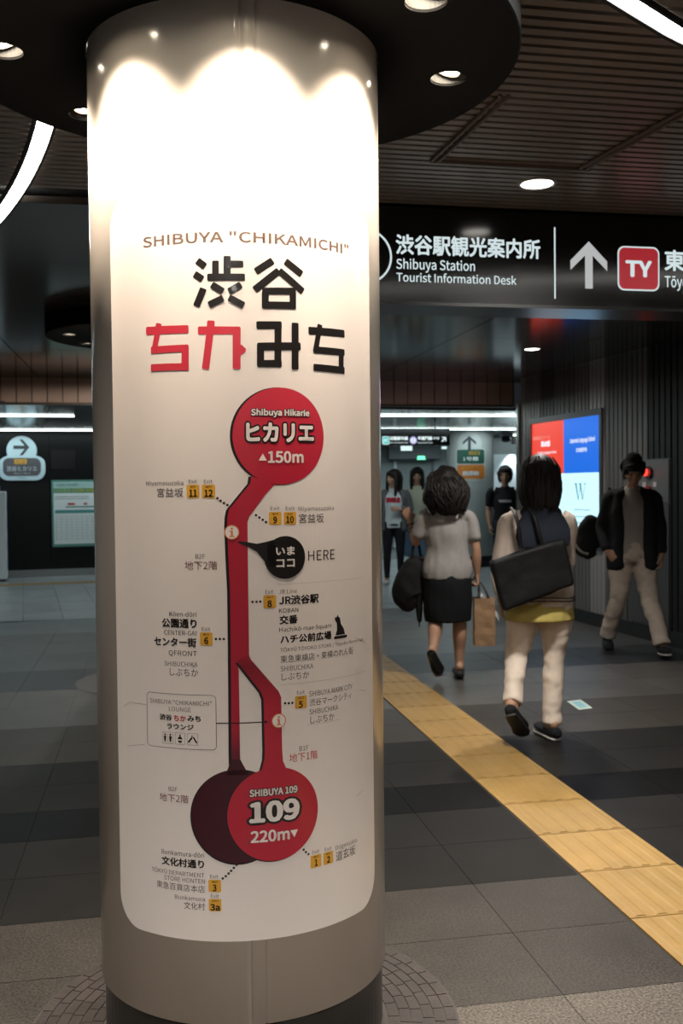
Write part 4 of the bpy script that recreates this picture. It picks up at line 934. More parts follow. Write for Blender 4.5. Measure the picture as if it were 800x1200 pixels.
def hand_bm(bm, w, d, nrm, thumb, curl=.5, s=1.0, curls=None):
    """hand at wrist w, fingers along d, palm facing nrm, thumb on side `thumb` (unit vector)"""
    d = d.normalized(); nrm = (nrm - d * nrm.dot(d)).normalized(); sd = d.cross(nrm).normalized()
    if sd.dot(thumb) < 0: sd = -sd
    def L(a, b, c_): return w + (sd * a + d * b + nrm * c_) * s
    tube(bm, [L(0, -.02, 0), L(0, .02, 0), L(.002, .05, .0), L(0, .082, -.002)], [(.024 * s, .019 * s), (.028 * s, .017 * s), (.038 * s, .015 * s), (.036 * s, .011 * s)], side=sd, n=14)
    for i, (x, ln, r) in enumerate(((.029, .068, .0088), (.0095, .076, .0092), (-.0105, .071, .0088), (-.029, .056, .0078))):
        a = 0; cr = (curls[i] if curls else curl * (1 + .12 * i)); p = Vector((x, .078 - abs(x) * .12, 0)); P = [p.copy() - Vector((0, .012, 0)), p.copy()]
        for k, f in enumerate((.46, .30, .24)):
            a += cr * (.8, 1.0, .7)[k]
            p = p + Vector((x * .06, math.cos(a) * ln * f, math.sin(a) * ln * f)); P.append(p.copy())
        tube(bm, [L(q.x, q.y, q.z) for q in P], [r * s, r * s, r * .96 * s, r * .9 * s, r * .78 * s], side=sd, n=8, k=3)
    P = [(.020, .012, .002), (.040, .032, .012), (.050, .055, .024 + .01 * curl), (.044, .078, .034 + .022 * curl)]
    tube(bm, [L(*q) for q in P], [.013 * s, .0125 * s, .0105 * s, .0085 * s], side=nrm, n=8, k=3)
def limb(bm, pts, rads, side=(1, 0, 0)): tube(bm, pts, rads, side=side, n=14, k=5)
def body_mesh(J, s=1.0, vox=.0075, female=True, legs=True, hands=True, lk=1.0):
    """J: joints in the person's own frame (x right, y forward, z up)"""
    bm = bmesh.new()
    c = J['chest']; p = J['pelvis']; n = J['neck']; h = J['head']
    w = .88 if female else 1.0
    tube(bm, [p + V(0, 0, .04), p + V(0, 0, .08), (p + c) / 2, c, n + V(0, 0, -.06)], [(.11, .075), (.13, .088), (.115 * (w + .06), .085), (.145 * w, .095), (.09, .07)], n=20)
    for sd in (-1, 1):
        k = 'l' if sd < 0 else 'r'
        limb(bm, [n + V(sd * .03, 0, -.085), (n + J['sh' + k]) / 2 + V(0, 0, -.035), J['sh' + k] + V(0, 0, -.008), (J['sh' + k] * .55 + J['el' + k] * .45), J['el' + k]], [.036, .038, .044 * w, .042 * w, .036 * w])
        limb(bm, [J['el' + k], J['el' + k] * .65 + J['wr' + k] * .35, J['wr' + k]], [.036 * w, .039 * w, .0245 * w])
        if hands:
            hd = J.get('hd' + k, (J['wr' + k] - J['el' + k])); hn = J.get('hn' + k, V(-sd, 0, 0)); ht = J.get('ht' + k, V(0, 1, 0))
            hand_bm(bm, J['wr' + k], hd.normalized(), hn, ht, J.get('cu' + k, .45), .93 if female else 1.03, J.get('cs' + k))
        if legs:
            hp = J['hip' + k]; kn = J['kn' + k]; an = J['an' + k]
            back = V(0, -1, 0)
            limb(bm, [hp + V(0, 0, .05), hp * .6 + kn * .4, kn], [(.088 * lk, .092 * lk), (.074 * lk, .078 * lk), .052 * lk])
            limb(bm, [kn, kn * .68 + an * .32 + back * .012, kn * .35 + an * .65, an], [.050 * lk, (.052 * lk, .055 * lk), (.039 * lk, .040 * lk), .031])
            ft = J.get('ft' + k, V(0, 1, -.12)).normalized(); 
            tube(bm, [an + V(0, 0, 0) - ft * .03, an + ft * .03 + V(0, 0, -.04), an + ft * .10 + V(0, 0, -.055), an + ft * .155 + V(0, 0, -.062)], [(.03, .034), (.034, .032), (.042, .020), (.034, .014)], n=12)
    tube(bm, [n + V(0, -.005, -.06), n, (n * .4 + h * .6), h + J['hR'] @ V(0, -.01, -.02)], [(.060, .055), (.050, .050), (.048, .050), .05], n=16)
    head_bm(bm, h, J['hR'], .97 if female else 1.02)
    return remesh(bm, vox, 2)
def person_root(name, label, x, y, heading):
    """heading: world direction (dx, dy) the person faces"""
    rz = math.atan2(heading[1], heading[0]) - PI / 2
    return thing(name, label, 'person', (x, y, 0), rz)
def skinmat(): return mat('skin', SKIN, .5, var=.06, vscale=20, spec=.3)
def cloth(name, col, rough=.85, var=.08): return mat('cloth_' + name, col, rough, var=var, vscale=30, bump=.25, bscale=260, spec=.2)
def eyes(t, J, s=1.0):
    for sx in (-1, 1):
        b = bmesh.new(); ell(b, (0, 0, 0), (.0135, .008, .0065), n=10); b.transform(Matrix.Translation(J['head'] + J['hR'] @ V(sx * .031 * s, .079 * s, .008 * s)) @ J['hR'].to_4x4()); obj('eye', b, mat('eye_dark', (.03, .02, .015), .2), t, smooth=True)
        b = bmesh.new(); tube(b, [(sx * .018, .090, .028), (sx * .034, .088, .032), (sx * .050, .076, .028)], [.003, .0035, .002], n=6, k=2, side=(0, 0, 1)); b.transform(Matrix.Translation(J['head']) @ J['hR'].to_4x4()); obj('eyebrow', b, mat('hair_black', (.012, .009, .008), .6, var=.3, vscale=60, spec=.25), t, smooth=True)
def hair(t, J, kind, s=1.0, seed=1, vox=.009, col=(.012, .009, .008)):
    rnd = random.Random(seed); b = bmesh.new()
    if kind == 'wavy':       # voluminous shoulder bob, seen from behind
        ell(b, (0, -.022, .035), (.100, .112, .108), n=20)
        tube(b, [(0, -.055, .06), (0, -.085, -.03), (0, -.085, -.11), (0, -.06, -.165)], [(.10, .06), (.135, .065), (.135, .060), (.085, .04)], n=20)
        for sx in (-1, 1): tube(b, [(sx * .055, .01, .07), (sx * .102, -.01, .0), (sx * .115, -.015, -.07), (sx * .09, -.03, -.15)], [(.05, .05), (.045, .055), (.045, .055), (.025, .03)], n=12)
    elif kind == 'bob':
        ell(b, (0, -.018, .035), (.092, .108, .100), n=20)
        tube(b, [(0, -.055, .05), (0, -.070, -.04), (0, -.066, -.115), (0, -.058, -.15)], [(.092, .055), (.102, .055), (.100, .048), (.078, .034)], n=20)
        for sx in (-1, 1): tube(b, [(sx * .055, .01, .06), (sx * .086, .005, -.01), (sx * .088, .0, -.08), (sx * .070, -.01, -.14)], [(.04, .05), (.03, .055), (.028, .055), (.018, .035)], n=12)
    elif kind == 'short':
        ell(b, (0, -.018, .042), (.084, .100, .092), n=20)
        tube(b, [(0, -.06, .04), (0, -.078, -.02), (0, -.060, -.07)], [(.075, .04), (.072, .035), (.050, .02)], n=16)
        for sx in (-1, 1): tube(b, [(sx * .06, .02, .06), (sx * .078, .015, .02), (sx * .076, .005, -.02)], [(.03, .035), (.014, .03), (.006, .012)], n=10)
        tube(b, [(-.055, .062, .075), (0, .078, .082), (.055, .062, .075)], [.022, .026, .022], n=10, side=(0, 0, 1))
    elif kind == 'mop':
        ell(b, (0, -.016, .042), (.092, .106, .098), n=20)
        tube(b, [(0, -.055, .04), (0, -.075, -.04), (0, -.060, -.09)], [(.085, .045), (.085, .04), (.06, .02)], n=16)
        for sx in (-1, 1): tube(b, [(sx * .06, .02, .06), (sx * .086, .02, .0), (sx * .080, .012, -.065)], [(.035, .045), (.018, .035), (.008, .015)], n=10)
        tube(b, [(-.055, .052, .070), (0, .070, .074), (.055, .052, .070)], [.026, .028, .026], n=10, side=(0, 0, 1))
    elif kind == 'long':
        ell(b, (0, -.018, .038), (.090, .106, .098), n=20)
        tube(b, [(0, -.055, .05), (0, -.075, -.06), (0, -.075, -.20), (0, -.07, -.30)], [(.092, .055), (.10, .05), (.095, .04), (.06, .025)], n=20)
        for sx in (-1, 1): tube(b, [(sx * .05, .03, .075), (sx * .085, .02, .0), (sx * .086, .035, -.12), (sx * .080, .04, -.24)], [(.035, .045), (.022, .04), (.024, .03), (.014, .016)], n=12)
        tube(b, [(-.05, .066, .068), (0, .084, .072), (.05, .066, .068)], [.022, .025, .022], n=10, side=(0, 0, 1))
    w = {'wavy': .016, 'bob': .004, 'short': .006, 'mop': .007, 'long': .005}[kind]
    b = remesh(b, vox, 2, w, (14, 14, 9) if kind != 'wavy' else (17, 17, 12))
    # loose locks over the mass
    N = {'wavy': 110, 'bob': 60, 'short': 40, 'mop': 50, 'long': 50}[kind]
    low = {'wavy': -.175, 'bob': -.165, 'short': -.07, 'mop': -.09, 'long': -.31}[kind]
    rx = {'wavy': .138, 'bob': .100, 'short': .082, 'mop': .092, 'long': .096}[kind]
    for i in range(N):
        a = rnd.uniform(PI * .98, PI * 2.02) if kind != 'mop' else rnd.uniform(PI * .8, PI * 2.2)
        P = []; ph = rnd.uniform(0, 6); amp = {'wavy': .022}.get(kind, .004); top = rnd.uniform(.0, .12)
        for k in range(6):
            f = k / 5; z = top + (low + rnd.uniform(-.02, .015) - top) * f
            zz = (z - .035) / .105
            r = math.sqrt(max(0, 1 - zz * zz)) * .100 if z > .03 else None
            if r is None:
                g = (z - low) / (.03 - low); r = rx * (.62 + .42 * math.sin(PI * (.18 + .55 * g))) if kind in ('wavy', 'bob') else rx * (.78 + .25 * g)
            r *= 1 + rnd.uniform(-.02, .05)
            aa = a + amp * 9 * math.sin(ph + f * 6)
            P.append((r * math.cos(aa), -.02 + r * .98 * math.sin(aa) - (.02 if z < .02 else 0), z))
        rr0 = rnd.uniform(.004, .0075)
        tube(b, P, [rr0 * .6, rr0, rr0 * 1.05, rr0, rr0 * .7, .0012], n=6, k=2)
    b.transform(Matrix.Translation(J['head']) @ J['hR'].to_4x4() @ Matrix.Diagonal((s, s, s, 1)))
    return obj('hair', b, mat('hair_black', col, .6, var=.3, vscale=60, spec=.25), t, smooth=True)
def headR(yaw=0, pitch=0, roll=0):
    return (Matrix.Rotation(yaw, 3, 'Z') @ Matrix.Rotation(pitch, 3, 'X') @ Matrix.Rotation(roll, 3, 'Y'))
def shoe(t, an, ft, col, sole=None, ln=.25, h=.06, open_top=False, name='shoe', w=.045, roll=V(1, 0, 0)):
    ft = ft.normalized(); up = roll.cross(ft).normalized()
    if up.z < 0 and abs(ft.z) < .9: up = -up
    def L(a, b_): return an + ft * a - up * b_
    bm = bmesh.new()
    hh = .075
    tube(bm, [L(-.055, hh - .012 - h * .3), L(-.02, hh - h * .45), L(.05, hh - h * .42), L(.12, hh - .026), L(ln - .075, hh - .022)], [(w * .72, h * .52), (w * .8, h * .58), (w * .95, h * .48), (w * 1.05, .027), (w * .72, .018)], side=roll, n=14)
    bm = remesh(bm, .006, 2)
    o = obj(name, bm, col, t, smooth=True)
    if sole:
        s_ = bmesh.new(); tube(s_, [L(-.058, hh + .004), L(.0, hh + .004), L(.07, hh + .004), L(.13, hh + .004), L(ln - .068, hh + .002)], [(w * .70, .009), (w * .84, .010), (w * .86, .009), (w * 1.05, .009), (w * .68, .008)], side=roll, n=12)
        obj('sole', s_, sole, o, smooth=True)
    return o
def garment(t, name, parts, m, vox=.009, wr=.004, ws=(8, 8, 5), sm=3):
    b = bmesh.new()
    if name in ('skirt', 'trousers'): parts = [(q[0][::-1], q[1][::-1], q[2]) for q in parts]
    for pts, rads, side in parts: tube(b, pts, rads, side=side, n=18, k=5, hem=(pts[-1] - pts[0]).z > .05)
    return obj(name, remesh(b, vox, sm, wr, ws), m, t, smooth=True)
X_ = (1, 0, 0)

# --- woman in the grey tee, walking away
A = person_root('person', 'woman in a grey tee and dark knee-length skirt walking away, bag on her raised arm', 2.10, 6.93, (.20, .98))
J = dict(pelvis=V(.0, 0, .80), chest=V(-.005, .01, 1.08), neck=V(-.005, .0, 1.235), head=V(-.012, .015, 1.385), hR=headR(.10, -.10, -.06),
         shl=V(-.165, .0, 1.175), shr=V(.165, -.005, 1.165), ell=V(-.225, .04, .985), wrl=V(-.255, .135, 1.135), elr=V(.205, -.025, .935), wrr=V(.215, .01, .755),
         hipl=V(-.08, 0, .78), hipr=V(.08, 0, .78), knl=V(-.085, .02, .425), anl=V(-.125, -.18, .215), knr=V(.085, .015, .43), anr=V(.080, -.005, .085),
         ftl=V(.32, .62, -.72), ftr=V(.05, 1, -.12), hdl=V(-.10, .12, .22), hnl=V(.2, .9, -.3), htl=V(.8, .2, 0), cul=.35, hdr=V(.03, .06, -1), hnr=V(-1, .0, 0), htr=V(0, 1, 0), cur=1.05)
obj('body', body_mesh(J, female=True, vox=.007), skinmat(), A, smooth=True); eyes(A, J)
hair(A, J, 'wavy', 1.06, 3)
garment(A, 'tee_shirt', [
    ([V(-.002, 0, .725), V(-.002, 0, .80), V(-.003, .005, .93), V(-.005, .01, 1.06), V(-.005, .0, 1.15), V(-.005, -.002, 1.21)], [(.180, .128), (.182, .128), (.158, .112), (.168, .118), (.150, .100), (.085, .070)], X_),
    ([V(-.06, 0, 1.17), J['shl'] + V(.01, 0, -.005), J['shl'] * .42 + J['ell'] * .58 + V(0, 0, -.01)], [(.065, .075), (.056, .064), (.052, .058)], X_),
    ([V(.06, 0, 1.17), J['shr'] + V(-.01, 0, -.005), J['shr'] * .40 + J['elr'] * .60], [(.065, .075), (.056, .064), (.053, .058)], X_)],
    cloth('grey_tee', (.31, .295, .28)), wr=.009, ws=(11, 11, 5))
garment(A, 'skirt', [([V(0, .0, .765), V(0, .0, .70), V(0, .002, .58), V(0, .0, .47), V(0, .0, .415)], [(.160, .120), (.176, .132), (.180, .132), (.172, .125), (.168, .122)], X_)], cloth('skirt_black', (.009, .010, .012)), wr=.006)
patent = mat('shoe_patent', (.012, .012, .012), .15)
shoe(A, J['anl'] + V(0, 0, 0), J['ftl'], patent, None, .235, .05, name='shoe'); shoe(A, J['anr'], V(.03, 1, 0), mat('shoe_suede', (.012, .011, .011), .7), None, .235, .055, name='shoe')
for k in range(3):
    c = J['wrl'] * (.82 - k * .20) + J['ell'] * (.18 + k * .20); ax = (J['wrl'] - J['ell']).normalized()
    b = bmesh.new(); P = []
    s_ = ax.cross(V(1, 0, 0)).normalized(); u_ = ax.cross(s_)
    for i in range(17):
        a = 2 * PI * i / 16; P.append(c + (s_ * math.cos(a) + u_ * math.sin(a)) * (.036 + .004 * k) + ax * .008 * math.cos(a + k))
    tube(b, P, [.0045] * 17, n=6, k=1, flat=True); obj('bracelet', b, mat('bracelet_black', (.015, .014, .014), .3), A, smooth=True)
def world(t, p): return Matrix.Translation(t.location) @ Matrix.Rotation(t.rotation_euler.z, 4, 'Z') @ p
# bags she carries
def carried(t, name, label, cat, p):
    o = thing(name, label, cat, tuple(world(t, p)), t.rotation_euler.z); return o
bk = cloth('bag_black', (.010, .010, .011), .75)
SB = carried(A, 'shoulder_bag', 'soft black bag hanging from the raised arm of the woman in grey', 'bag', V(-.235, .06, .60))
b = bmesh.new(); tube(b, [V(.02, 0, .26), V(.01, 0, .22), V(-.02, 0, .10), V(-.03, 0, .0), V(-.02, 0, -.015)], [(.05, .035), (.09, .055), (.125, .075), (.135, .08), (.11, .06)], n=20); obj('bag_body', remesh(b, .009, 3, .009, (9, 9, 7)), bk, SB, smooth=True)
for dy in (-.03, .03):
    b = bmesh.new(); tube(b, [V(-.02, dy, .22), V(-.01, dy * .8, .34), V(.015, dy * .3, .41), V(.035, dy * .5, .35), V(.055, dy, .22)], [(.009, .006)] * 5, n=8); obj('strap', b, bk, SB, smooth=True)
UM = carried(A, 'umbrella', 'folded black umbrella hanging point down below the soft black bag', 'umbrella', V(-.205, .03, .42))
b = bmesh.new(); tube(b, [V(0, 0, .20), V(0, 0, .08), V(.0, 0, .0), V(0, 0, -.012)], [.030, .026, .017, .010], n=14); obj('canopy', remesh(b, .006, 1, .003, (25, 25, 8)), bk, UM, smooth=True)
b = bmesh.new(); tube(b, [V(0, 0, .0), V(0, 0, -.05)], [.006, .004], n=8); obj('tip', b, mat('collar_black', (.012, .011, .010), .28), UM, smooth=True)
b = bmesh.new(); tube(b, [V(0, 0, .20), V(0, 0, .42), V(.015, 0, .45), V(.035, 0, .44), V(.04, 0, .41)], [.006, .006, .007, .007, .006], n=8); obj('handle', b, mat('collar_black', (.012, .011, .010), .28), UM, smooth=True)
PB = carried(A, 'paper_bag', 'brown paper carrier bag in the right hand of the woman in grey', 'bag', V(.265, .03, .235))
kr = mat('kraft_paper', (.33, .20, .105), .7, var=.10, vscale=9, bump=.2, bscale=30)
b = bmesh.new(); bx(b, -.075, .075, -.055, .055, 0, .345)
bmesh.ops.subdivide_edges(b, edges=b.edges, cuts=7, use_grid_fill=True)
for v in b.verts:
    if abs(v.co.x) > .07: v.co.x -= math.copysign(.012 * math.sin(PI * v.co.z / .345) * (1 - abs(v.co.y) / .055), v.co.x)
    v.co += Vector((noise.noise(v.co * 18), noise.noise(v.co * 18 + V(5, 0, 0)), 0)) * .006
top = [f for f in b.faces if all(v.co.z > .34 for v in f.verts)]; bmesh.ops.delete(b, geom=top, context='FACES_ONLY')
bo = obj('bag_body', b, kr, PB); sf = bo.modifiers.new('s', 'SOLIDIFY'); sf.thickness = .0015
for dy in (-.05, .05):
    b = bmesh.new(); tube(b, [V(-.035, dy, .34), V(-.035, dy * .5, .41), V(-.03, dy * .1, .455), V(.0, dy * .3, .42), V(.035, dy, .34)], [(.006, .003)] * 5, n=6); obj('handle', b, mat('handle_dark', (.04, .02, .018), .6), PB, smooth=True)
WP = carried(A, 'plastic_parcel', 'white plastic-wrapped parcel tilted behind the brown paper bag', 'parcel', V(.285, .075, .46))
b = bmesh.new(); tube(b, [V(-.05, 0, .16), V(-.02, 0, .10), V(.05, 0, .01), V(.085, 0, -.05)], [(.012, .02), (.022, .035), (.026, .04), (.012, .03)], side=(1, 0, 1), n=14); obj('wrapping', remesh(b, .007, 2, .006, (20, 20, 20)), mat('plastic_white', (.55, .55, .55), .3), WP, smooth=True)

# --- woman in the cream cardigan with the black tote
B_ = person_root('person', 'woman with black bob in a cream cardigan and cream trousers walking away with a tote', 2.09, 5.17, (.17, .985))
J = dict(pelvis=V(.0, 0, .80), chest=V(-.005, .01, 1.10), neck=V(.0, .0, 1.275), head=V(.005, .01, 1.425), hR=headR(-.06, -.06, .02),
         shl=V(-.150, .02, 1.185), shr=V(.142, -.005, 1.19), ell=V(-.205, .04, .93), wrl=V(-.205, .03, .755), elr=V(.155, .07, .945), wrr=V(.13, .22, .87),
         hipl=V(-.085, 0, .78), hipr=V(.085, 0, .78), knl=V(-.125, .03, .445), anl=V(-.185, -.17, .21), knr=V(.085, .03, .44), anr=V(.06, -.02, .09),
         ftl=V(.42, .66, -.62), ftr=V(-.10, 1, -.1), hdl=V(.05, .1, -1), hnl=V(1, 0, 0), htl=V(0, 1, 0), cul=.7, hdr=V(-.3, .9, -.1), hnr=V(-1, 0, 0), htr=V(0, 0, 1), cur=.6)
obj('body', body_mesh(J, female=True, vox=.007, lk=.72), skinmat(), B_, smooth=True); eyes(B_, J)
hair(B_, J, 'bob', 1.03, 5)
cream = cloth('cream_knit', (.52, .43, .36)); navy = cloth('navy', (.014, .018, .028))
garment(B_, 'cardigan', [
    ([V(0, 0, .735), V(0, 0, .82), V(-.002, .005, .95), V(-.005, .01, 1.08), V(-.002, .0, 1.17), V(0, -.002, 1.245)], [(.188, .138), (.188, .138), (.172, .125), (.178, .125), (.162, .108), (.085, .075)], X_),
    ([V(-.06, 0, 1.18), J['shl'], J['shl'] * .5 + J['ell'] * .5, J['ell'], J['ell'] * .35 + J['wrl'] * .65], [(.075, .085), (.068, .072), (.060, .062), (.052, .055), (.044, .046)], X_),
    ([V(.06, 0, 1.18), J['shr'], J['shr'] * .5 + J['elr'] * .5, J['elr'], J['elr'] * .35 + J['wrr'] * .65], [(.075, .085), (.066, .070), (.056, .060), (.050, .054), (.042, .046)], X_)],
    cream, wr=.009, ws=(10, 10, 6))
# dark stripes near the cardigan hem
for z in (.768, .785):
    b = bmesh.new(); P = [V(.1915 * math.cos(a), .1425 * math.sin(a), z + .004 * math.sin(3 * a)) for a in [2 * PI * i / 40 for i in range(41)]]; tube(b, P, [(.0035, .003)] * 41, n=6, k=1, flat=True); obj('hem_stripe', b, cloth('stripe_dark', (.03, .025, .025)), B_, smooth=True)
garment(B_, 'collar_scarf', [([V(-.085, -.03, 1.225), V(0, -.085, 1.235), V(.085, -.03, 1.225)], [(.05, .035), (.055, .032), (.05, .035)], (0, 0, 1)),
    ([V(-.03, -.09, 1.215), V(-.05, -.116, 1.14), V(-.05, -.125, 1.065)], [(.085, .02), (.105, .018), (.095, .012)], X_), ([V(.03, -.09, 1.215), V(.045, -.116, 1.14), V(.05, -.125, 1.065)], [(.085, .02), (.105, .018), (.095, .012)], X_)], navy, vox=.008, wr=.004)
garment(B_, 'yellow_hem', [([V(0, 0, .655), V(0, 0, .70), V(0, 0, .76)], [(.196, .142), (.190, .138), (.178, .130)], X_)], cloth('yellow', (.46, .37, .11)), wr=.005)
tr = cloth('cream_trousers', (.68, .57, .47))
garment(B_, 'trousers', [
    ([V(0, 0, .80), V(0, 0, .72), V(0, -.005, .66)], [(.150, .115), (.165, .125), (.14, .11)], X_),
    ([V(-.085, 0, .74), V(-.10, .015, .60), J['knl'], J['knl'] * .5 + J['anl'] * .5, J['anl'] + V(.005, .02, .015)], [(.10, .11), (.084, .090), (.062, .064), (.056, .058), (.052, .054)], X_),
    ([V(.085, 0, .74), V(.09, .015, .60), J['knr'], J['knr'] * .5 + J['anr'] * .5, J['anr'] + V(0, .0, -.01)], [(.10, .11), (.084, .090), (.062, .064), (.056, .058), (.053, .055)], X_)], tr, vox=.009, wr=.009, ws=(9, 9, 14))
cv = cloth('canvas_black', (.013, .013, .015)); sl = mat('sole_white', (.50, .48, .45), .5)
shoe(B_, J['anl'], J['ftl'], cv, mat('sole_dark', (.03, .028, .026), .6), .245, .06); shoe(B_, J['anr'], V(-.22, .98, 0), cv, sl, .245, .06)
TB = carried(B_, 'tote_bag', 'large black tote bag slung across the back of the woman in cream', 'bag', V(-.12, -.175, .90))
b = bmesh.new()
q = [(-.185, .095), (.215, .215), (.262, -.035), (-.115, -.175)]
A1 = [b.verts.new((x, -.045, z)) for x, z in q]; B1 = [b.verts.new((x, .03, z)) for x, z in q]
b.faces.new(A1[::-1]); b.faces.new(B1)
for i in range(4): b.faces.new((A1[i], A1[(i + 1) % 4], B1[(i + 1) % 4], B1[i]))
bmesh.ops.recalc_face_normals(b, faces=b.faces)
bmesh.ops.bevel(b, geom=list(b.edges), offset=.015, segments=2, affect='EDGES', profile=.5)
obj('bag_body', remesh(b, .009, 2, .006, (8, 8, 8)), mat('leather_black', (.006, .006, .0065), .6, spec=.2, bump=.3, bscale=90), TB, smooth=True)
for dx, x2 in ((-.02, .0), (.10, .10)):
    b = bmesh.new(); tube(b, [V(dx, -.02, .16), V(x2 - .03, -.03, .26), V(x2 - .045, -.01, .335), V(x2 - .05, .10, .375)], [(.010, .004)] * 4, n=8); obj('strap', b, MATS['leather_black'], TB, smooth=True)

# --- man walking towards the viewer
Cm = person_root('person', 'man in a dark jacket over a light tee and beige trousers walking towards the viewer', 3.916, 7.67, (-.35, -.94)); Cm.scale = (.96, .96, .96)
J = dict(pelvis=V(.0, 0, .90), chest=V(0, .0, 1.20), neck=V(0, .01, 1.40), head=V(-.005, .055, 1.545), hR=headR(.05, -.32, 0),
         shl=V(-.185, .0, 1.335), shr=V(.185, .0, 1.335), ell=V(-.235, -.03, 1.06), wrl=V(-.235, .06, .84), elr=V(.25, -.04, 1.07), wrr=V(.215, .09, .87),
         hipl=V(-.09, 0, .87), hipr=V(.09, 0, .87), knl=V(-.13, .08, .48), anl=V(-.215, .24, .10), knr=V(.115, .02, .49), anr=V(.20, -.14, .11),
         ftl=V(-.05, 1, .12), ftr=V(0, .95, -.25), hdl=V(0, .2, -1), hnl=V(1, 0, 0), htl=V(0, 1, 0), cul=.6, hdr=V(-.5, .35, -.6), hnr=V(-.4, -.5, 0), htr=V(-.4, .5, .3), cur=.6)
obj('body', body_mesh(J, female=False, vox=.008, lk=.75), skinmat(), Cm, smooth=True); eyes(Cm, J)
hair(Cm, J, 'short', 1.04, 8)
# cap-like dark hair: knitted dark cap
b = bmesh.new(); tube(b, [V(0, -.02, .045), V(0, -.018, .08), V(0, -.02, .108)], [(.094, .110), (.090, .106), (.070, .084)], n=24); tube(b, [V(-.06, .075, .062), V(0, .105, .060), V(.06, .075, .062)], [(.008, .03), (.008, .042), (.008, .03)], side=(0, 0, 1), n=10)
b = remesh(b, .008, 2); b.transform(Matrix.Translation(J['head']) @ J['hR'].to_4x4()); obj('cap', b, cloth('cap_black', (.012, .012, .013)), Cm, smooth=True)
garment(Cm, 'tee_shirt', [([V(0, .0, .80), V(0, .0, .90), V(0, .005, 1.05), V(0, .01, 1.20), V(0, .0, 1.30), V(0, .0, 1.385)], [(.168, .122), (.165, .12), (.160, .116), (.180, .120), (.175, .105), (.075, .070)], X_)], cloth('tee_light', (.32, .285, .265)), wr=.007)
jk = cloth('jacket_black', (.016, .016, .018))
jb = bmesh.new()
for sx, k in ((-1, 'l'), (1, 'r')):
    tube(jb, [V(sx * .135, -.005, .76), V(sx * .13, -.005, .90), V(sx * .122, .0, 1.08), V(sx * .125, .0, 1.22), V(sx * .115, -.005, 1.34)], [(.082, .150), (.078, .145), (.076, .138), (.082, .138), (.075, .095)], n=18, k=5)
    tube(jb, [V(sx * .10, 0, 1.355), J['sh' + k], J['sh' + k] * .5 + J['el' + k] * .5, J['el' + k], J['el' + k] * .2 + J['wr' + k] * .8], [(.045, .06), (.060, .068), (.058, .063), (.054, .057), (.047, .049)], n=16, k=5)
tube(jb, [V(0, -.085, .76), V(0, -.085, .95), V(0, -.08, 1.15), V(0, -.06, 1.34)], [(.150, .055), (.150, .05), (.16, .05), (.13, .04)], n=18, k=5)
tube(jb, [V(-.09, .035, 1.385), V(-.06, -.05, 1.41), V(.06, -.05, 1.41), V(.09, .035, 1.385)], [(.022, .03)] * 4, side=(0, 0, 1), n=12)
obj('jacket', remesh(jb, .010, 3, .008, (8, 8, 6)), jk, Cm, smooth=True)
garment(Cm, 'trousers', [
    ([V(0, 0, .93), V(0, 0, .85), V(0, -.005, .79)], [(.160, .118), (.172, .128), (.15, .11)], X_),
    ([V(-.09, 0, .86), V(-.11, .03, .68), J['knl'], J['knl'] * .5 + J['anl'] * .5, J['anl'] + V(0, 0, .0)], [(.098, .11), (.095, .10), (.078, .080), (.070, .072), (.068, .072)], X_),
    ([V(.09, 0, .86), V(.10, .01, .68), J['knr'], J['knr'] * .5 + J['anr'] * .5, J['anr'] + V(0, 0, .0)], [(.098, .11), (.095, .10), (.078, .080), (.070, .072), (.068, .072)], X_)], cloth('beige_trousers', (.50, .42, .35)), wr=.011, ws=(8, 8, 13))
shoe(Cm, J['anl'] + V(0, 0, .005), V(-.05, 1, .10), cv, sl, .27, .065, w=.05); shoe(Cm, J['anr'] + V(0, 0, .01), V(.02, 1, -.22), cv, mat('sole_dark', (.03, .028, .026), .6), .27, .065, w=.05)
SB2 = carried(Cm, 'shoulder_bag', 'black bag with a pale edge at the side of the man in the dark jacket', 'bag', V(.335, -.10, .88))
b = bmesh.new(); tube(b, [V(-.03, 0, .20), V(.0, 0, .12), V(.02, 0, -.02), V(.0, 0, -.08)], [(.08, .05), (.10, .06), (.11, .07), (.06, .04)], n=18); obj('bag_body', remesh(b, .010, 2, .006), bk, SB2, smooth=True)
b = bmesh.new(); tube(b, [V(.02, .055, -.07), V(.08, .05, -.045), V(.12, .03, .0)], [(.014, .008)] * 3, n=10, side=(0, 0, 1)); obj('pale_edge', b, cloth('pale_edge', (.35, .33, .3)), SB2, smooth=True)
b = bmesh.new(); tube(b, [V(-.06, .0, .20), V(-.12, .05, .35), V(-.16, .06, .48)], [(.012, .004)] * 3, n=8); obj('strap', b, bk, SB2, smooth=True)

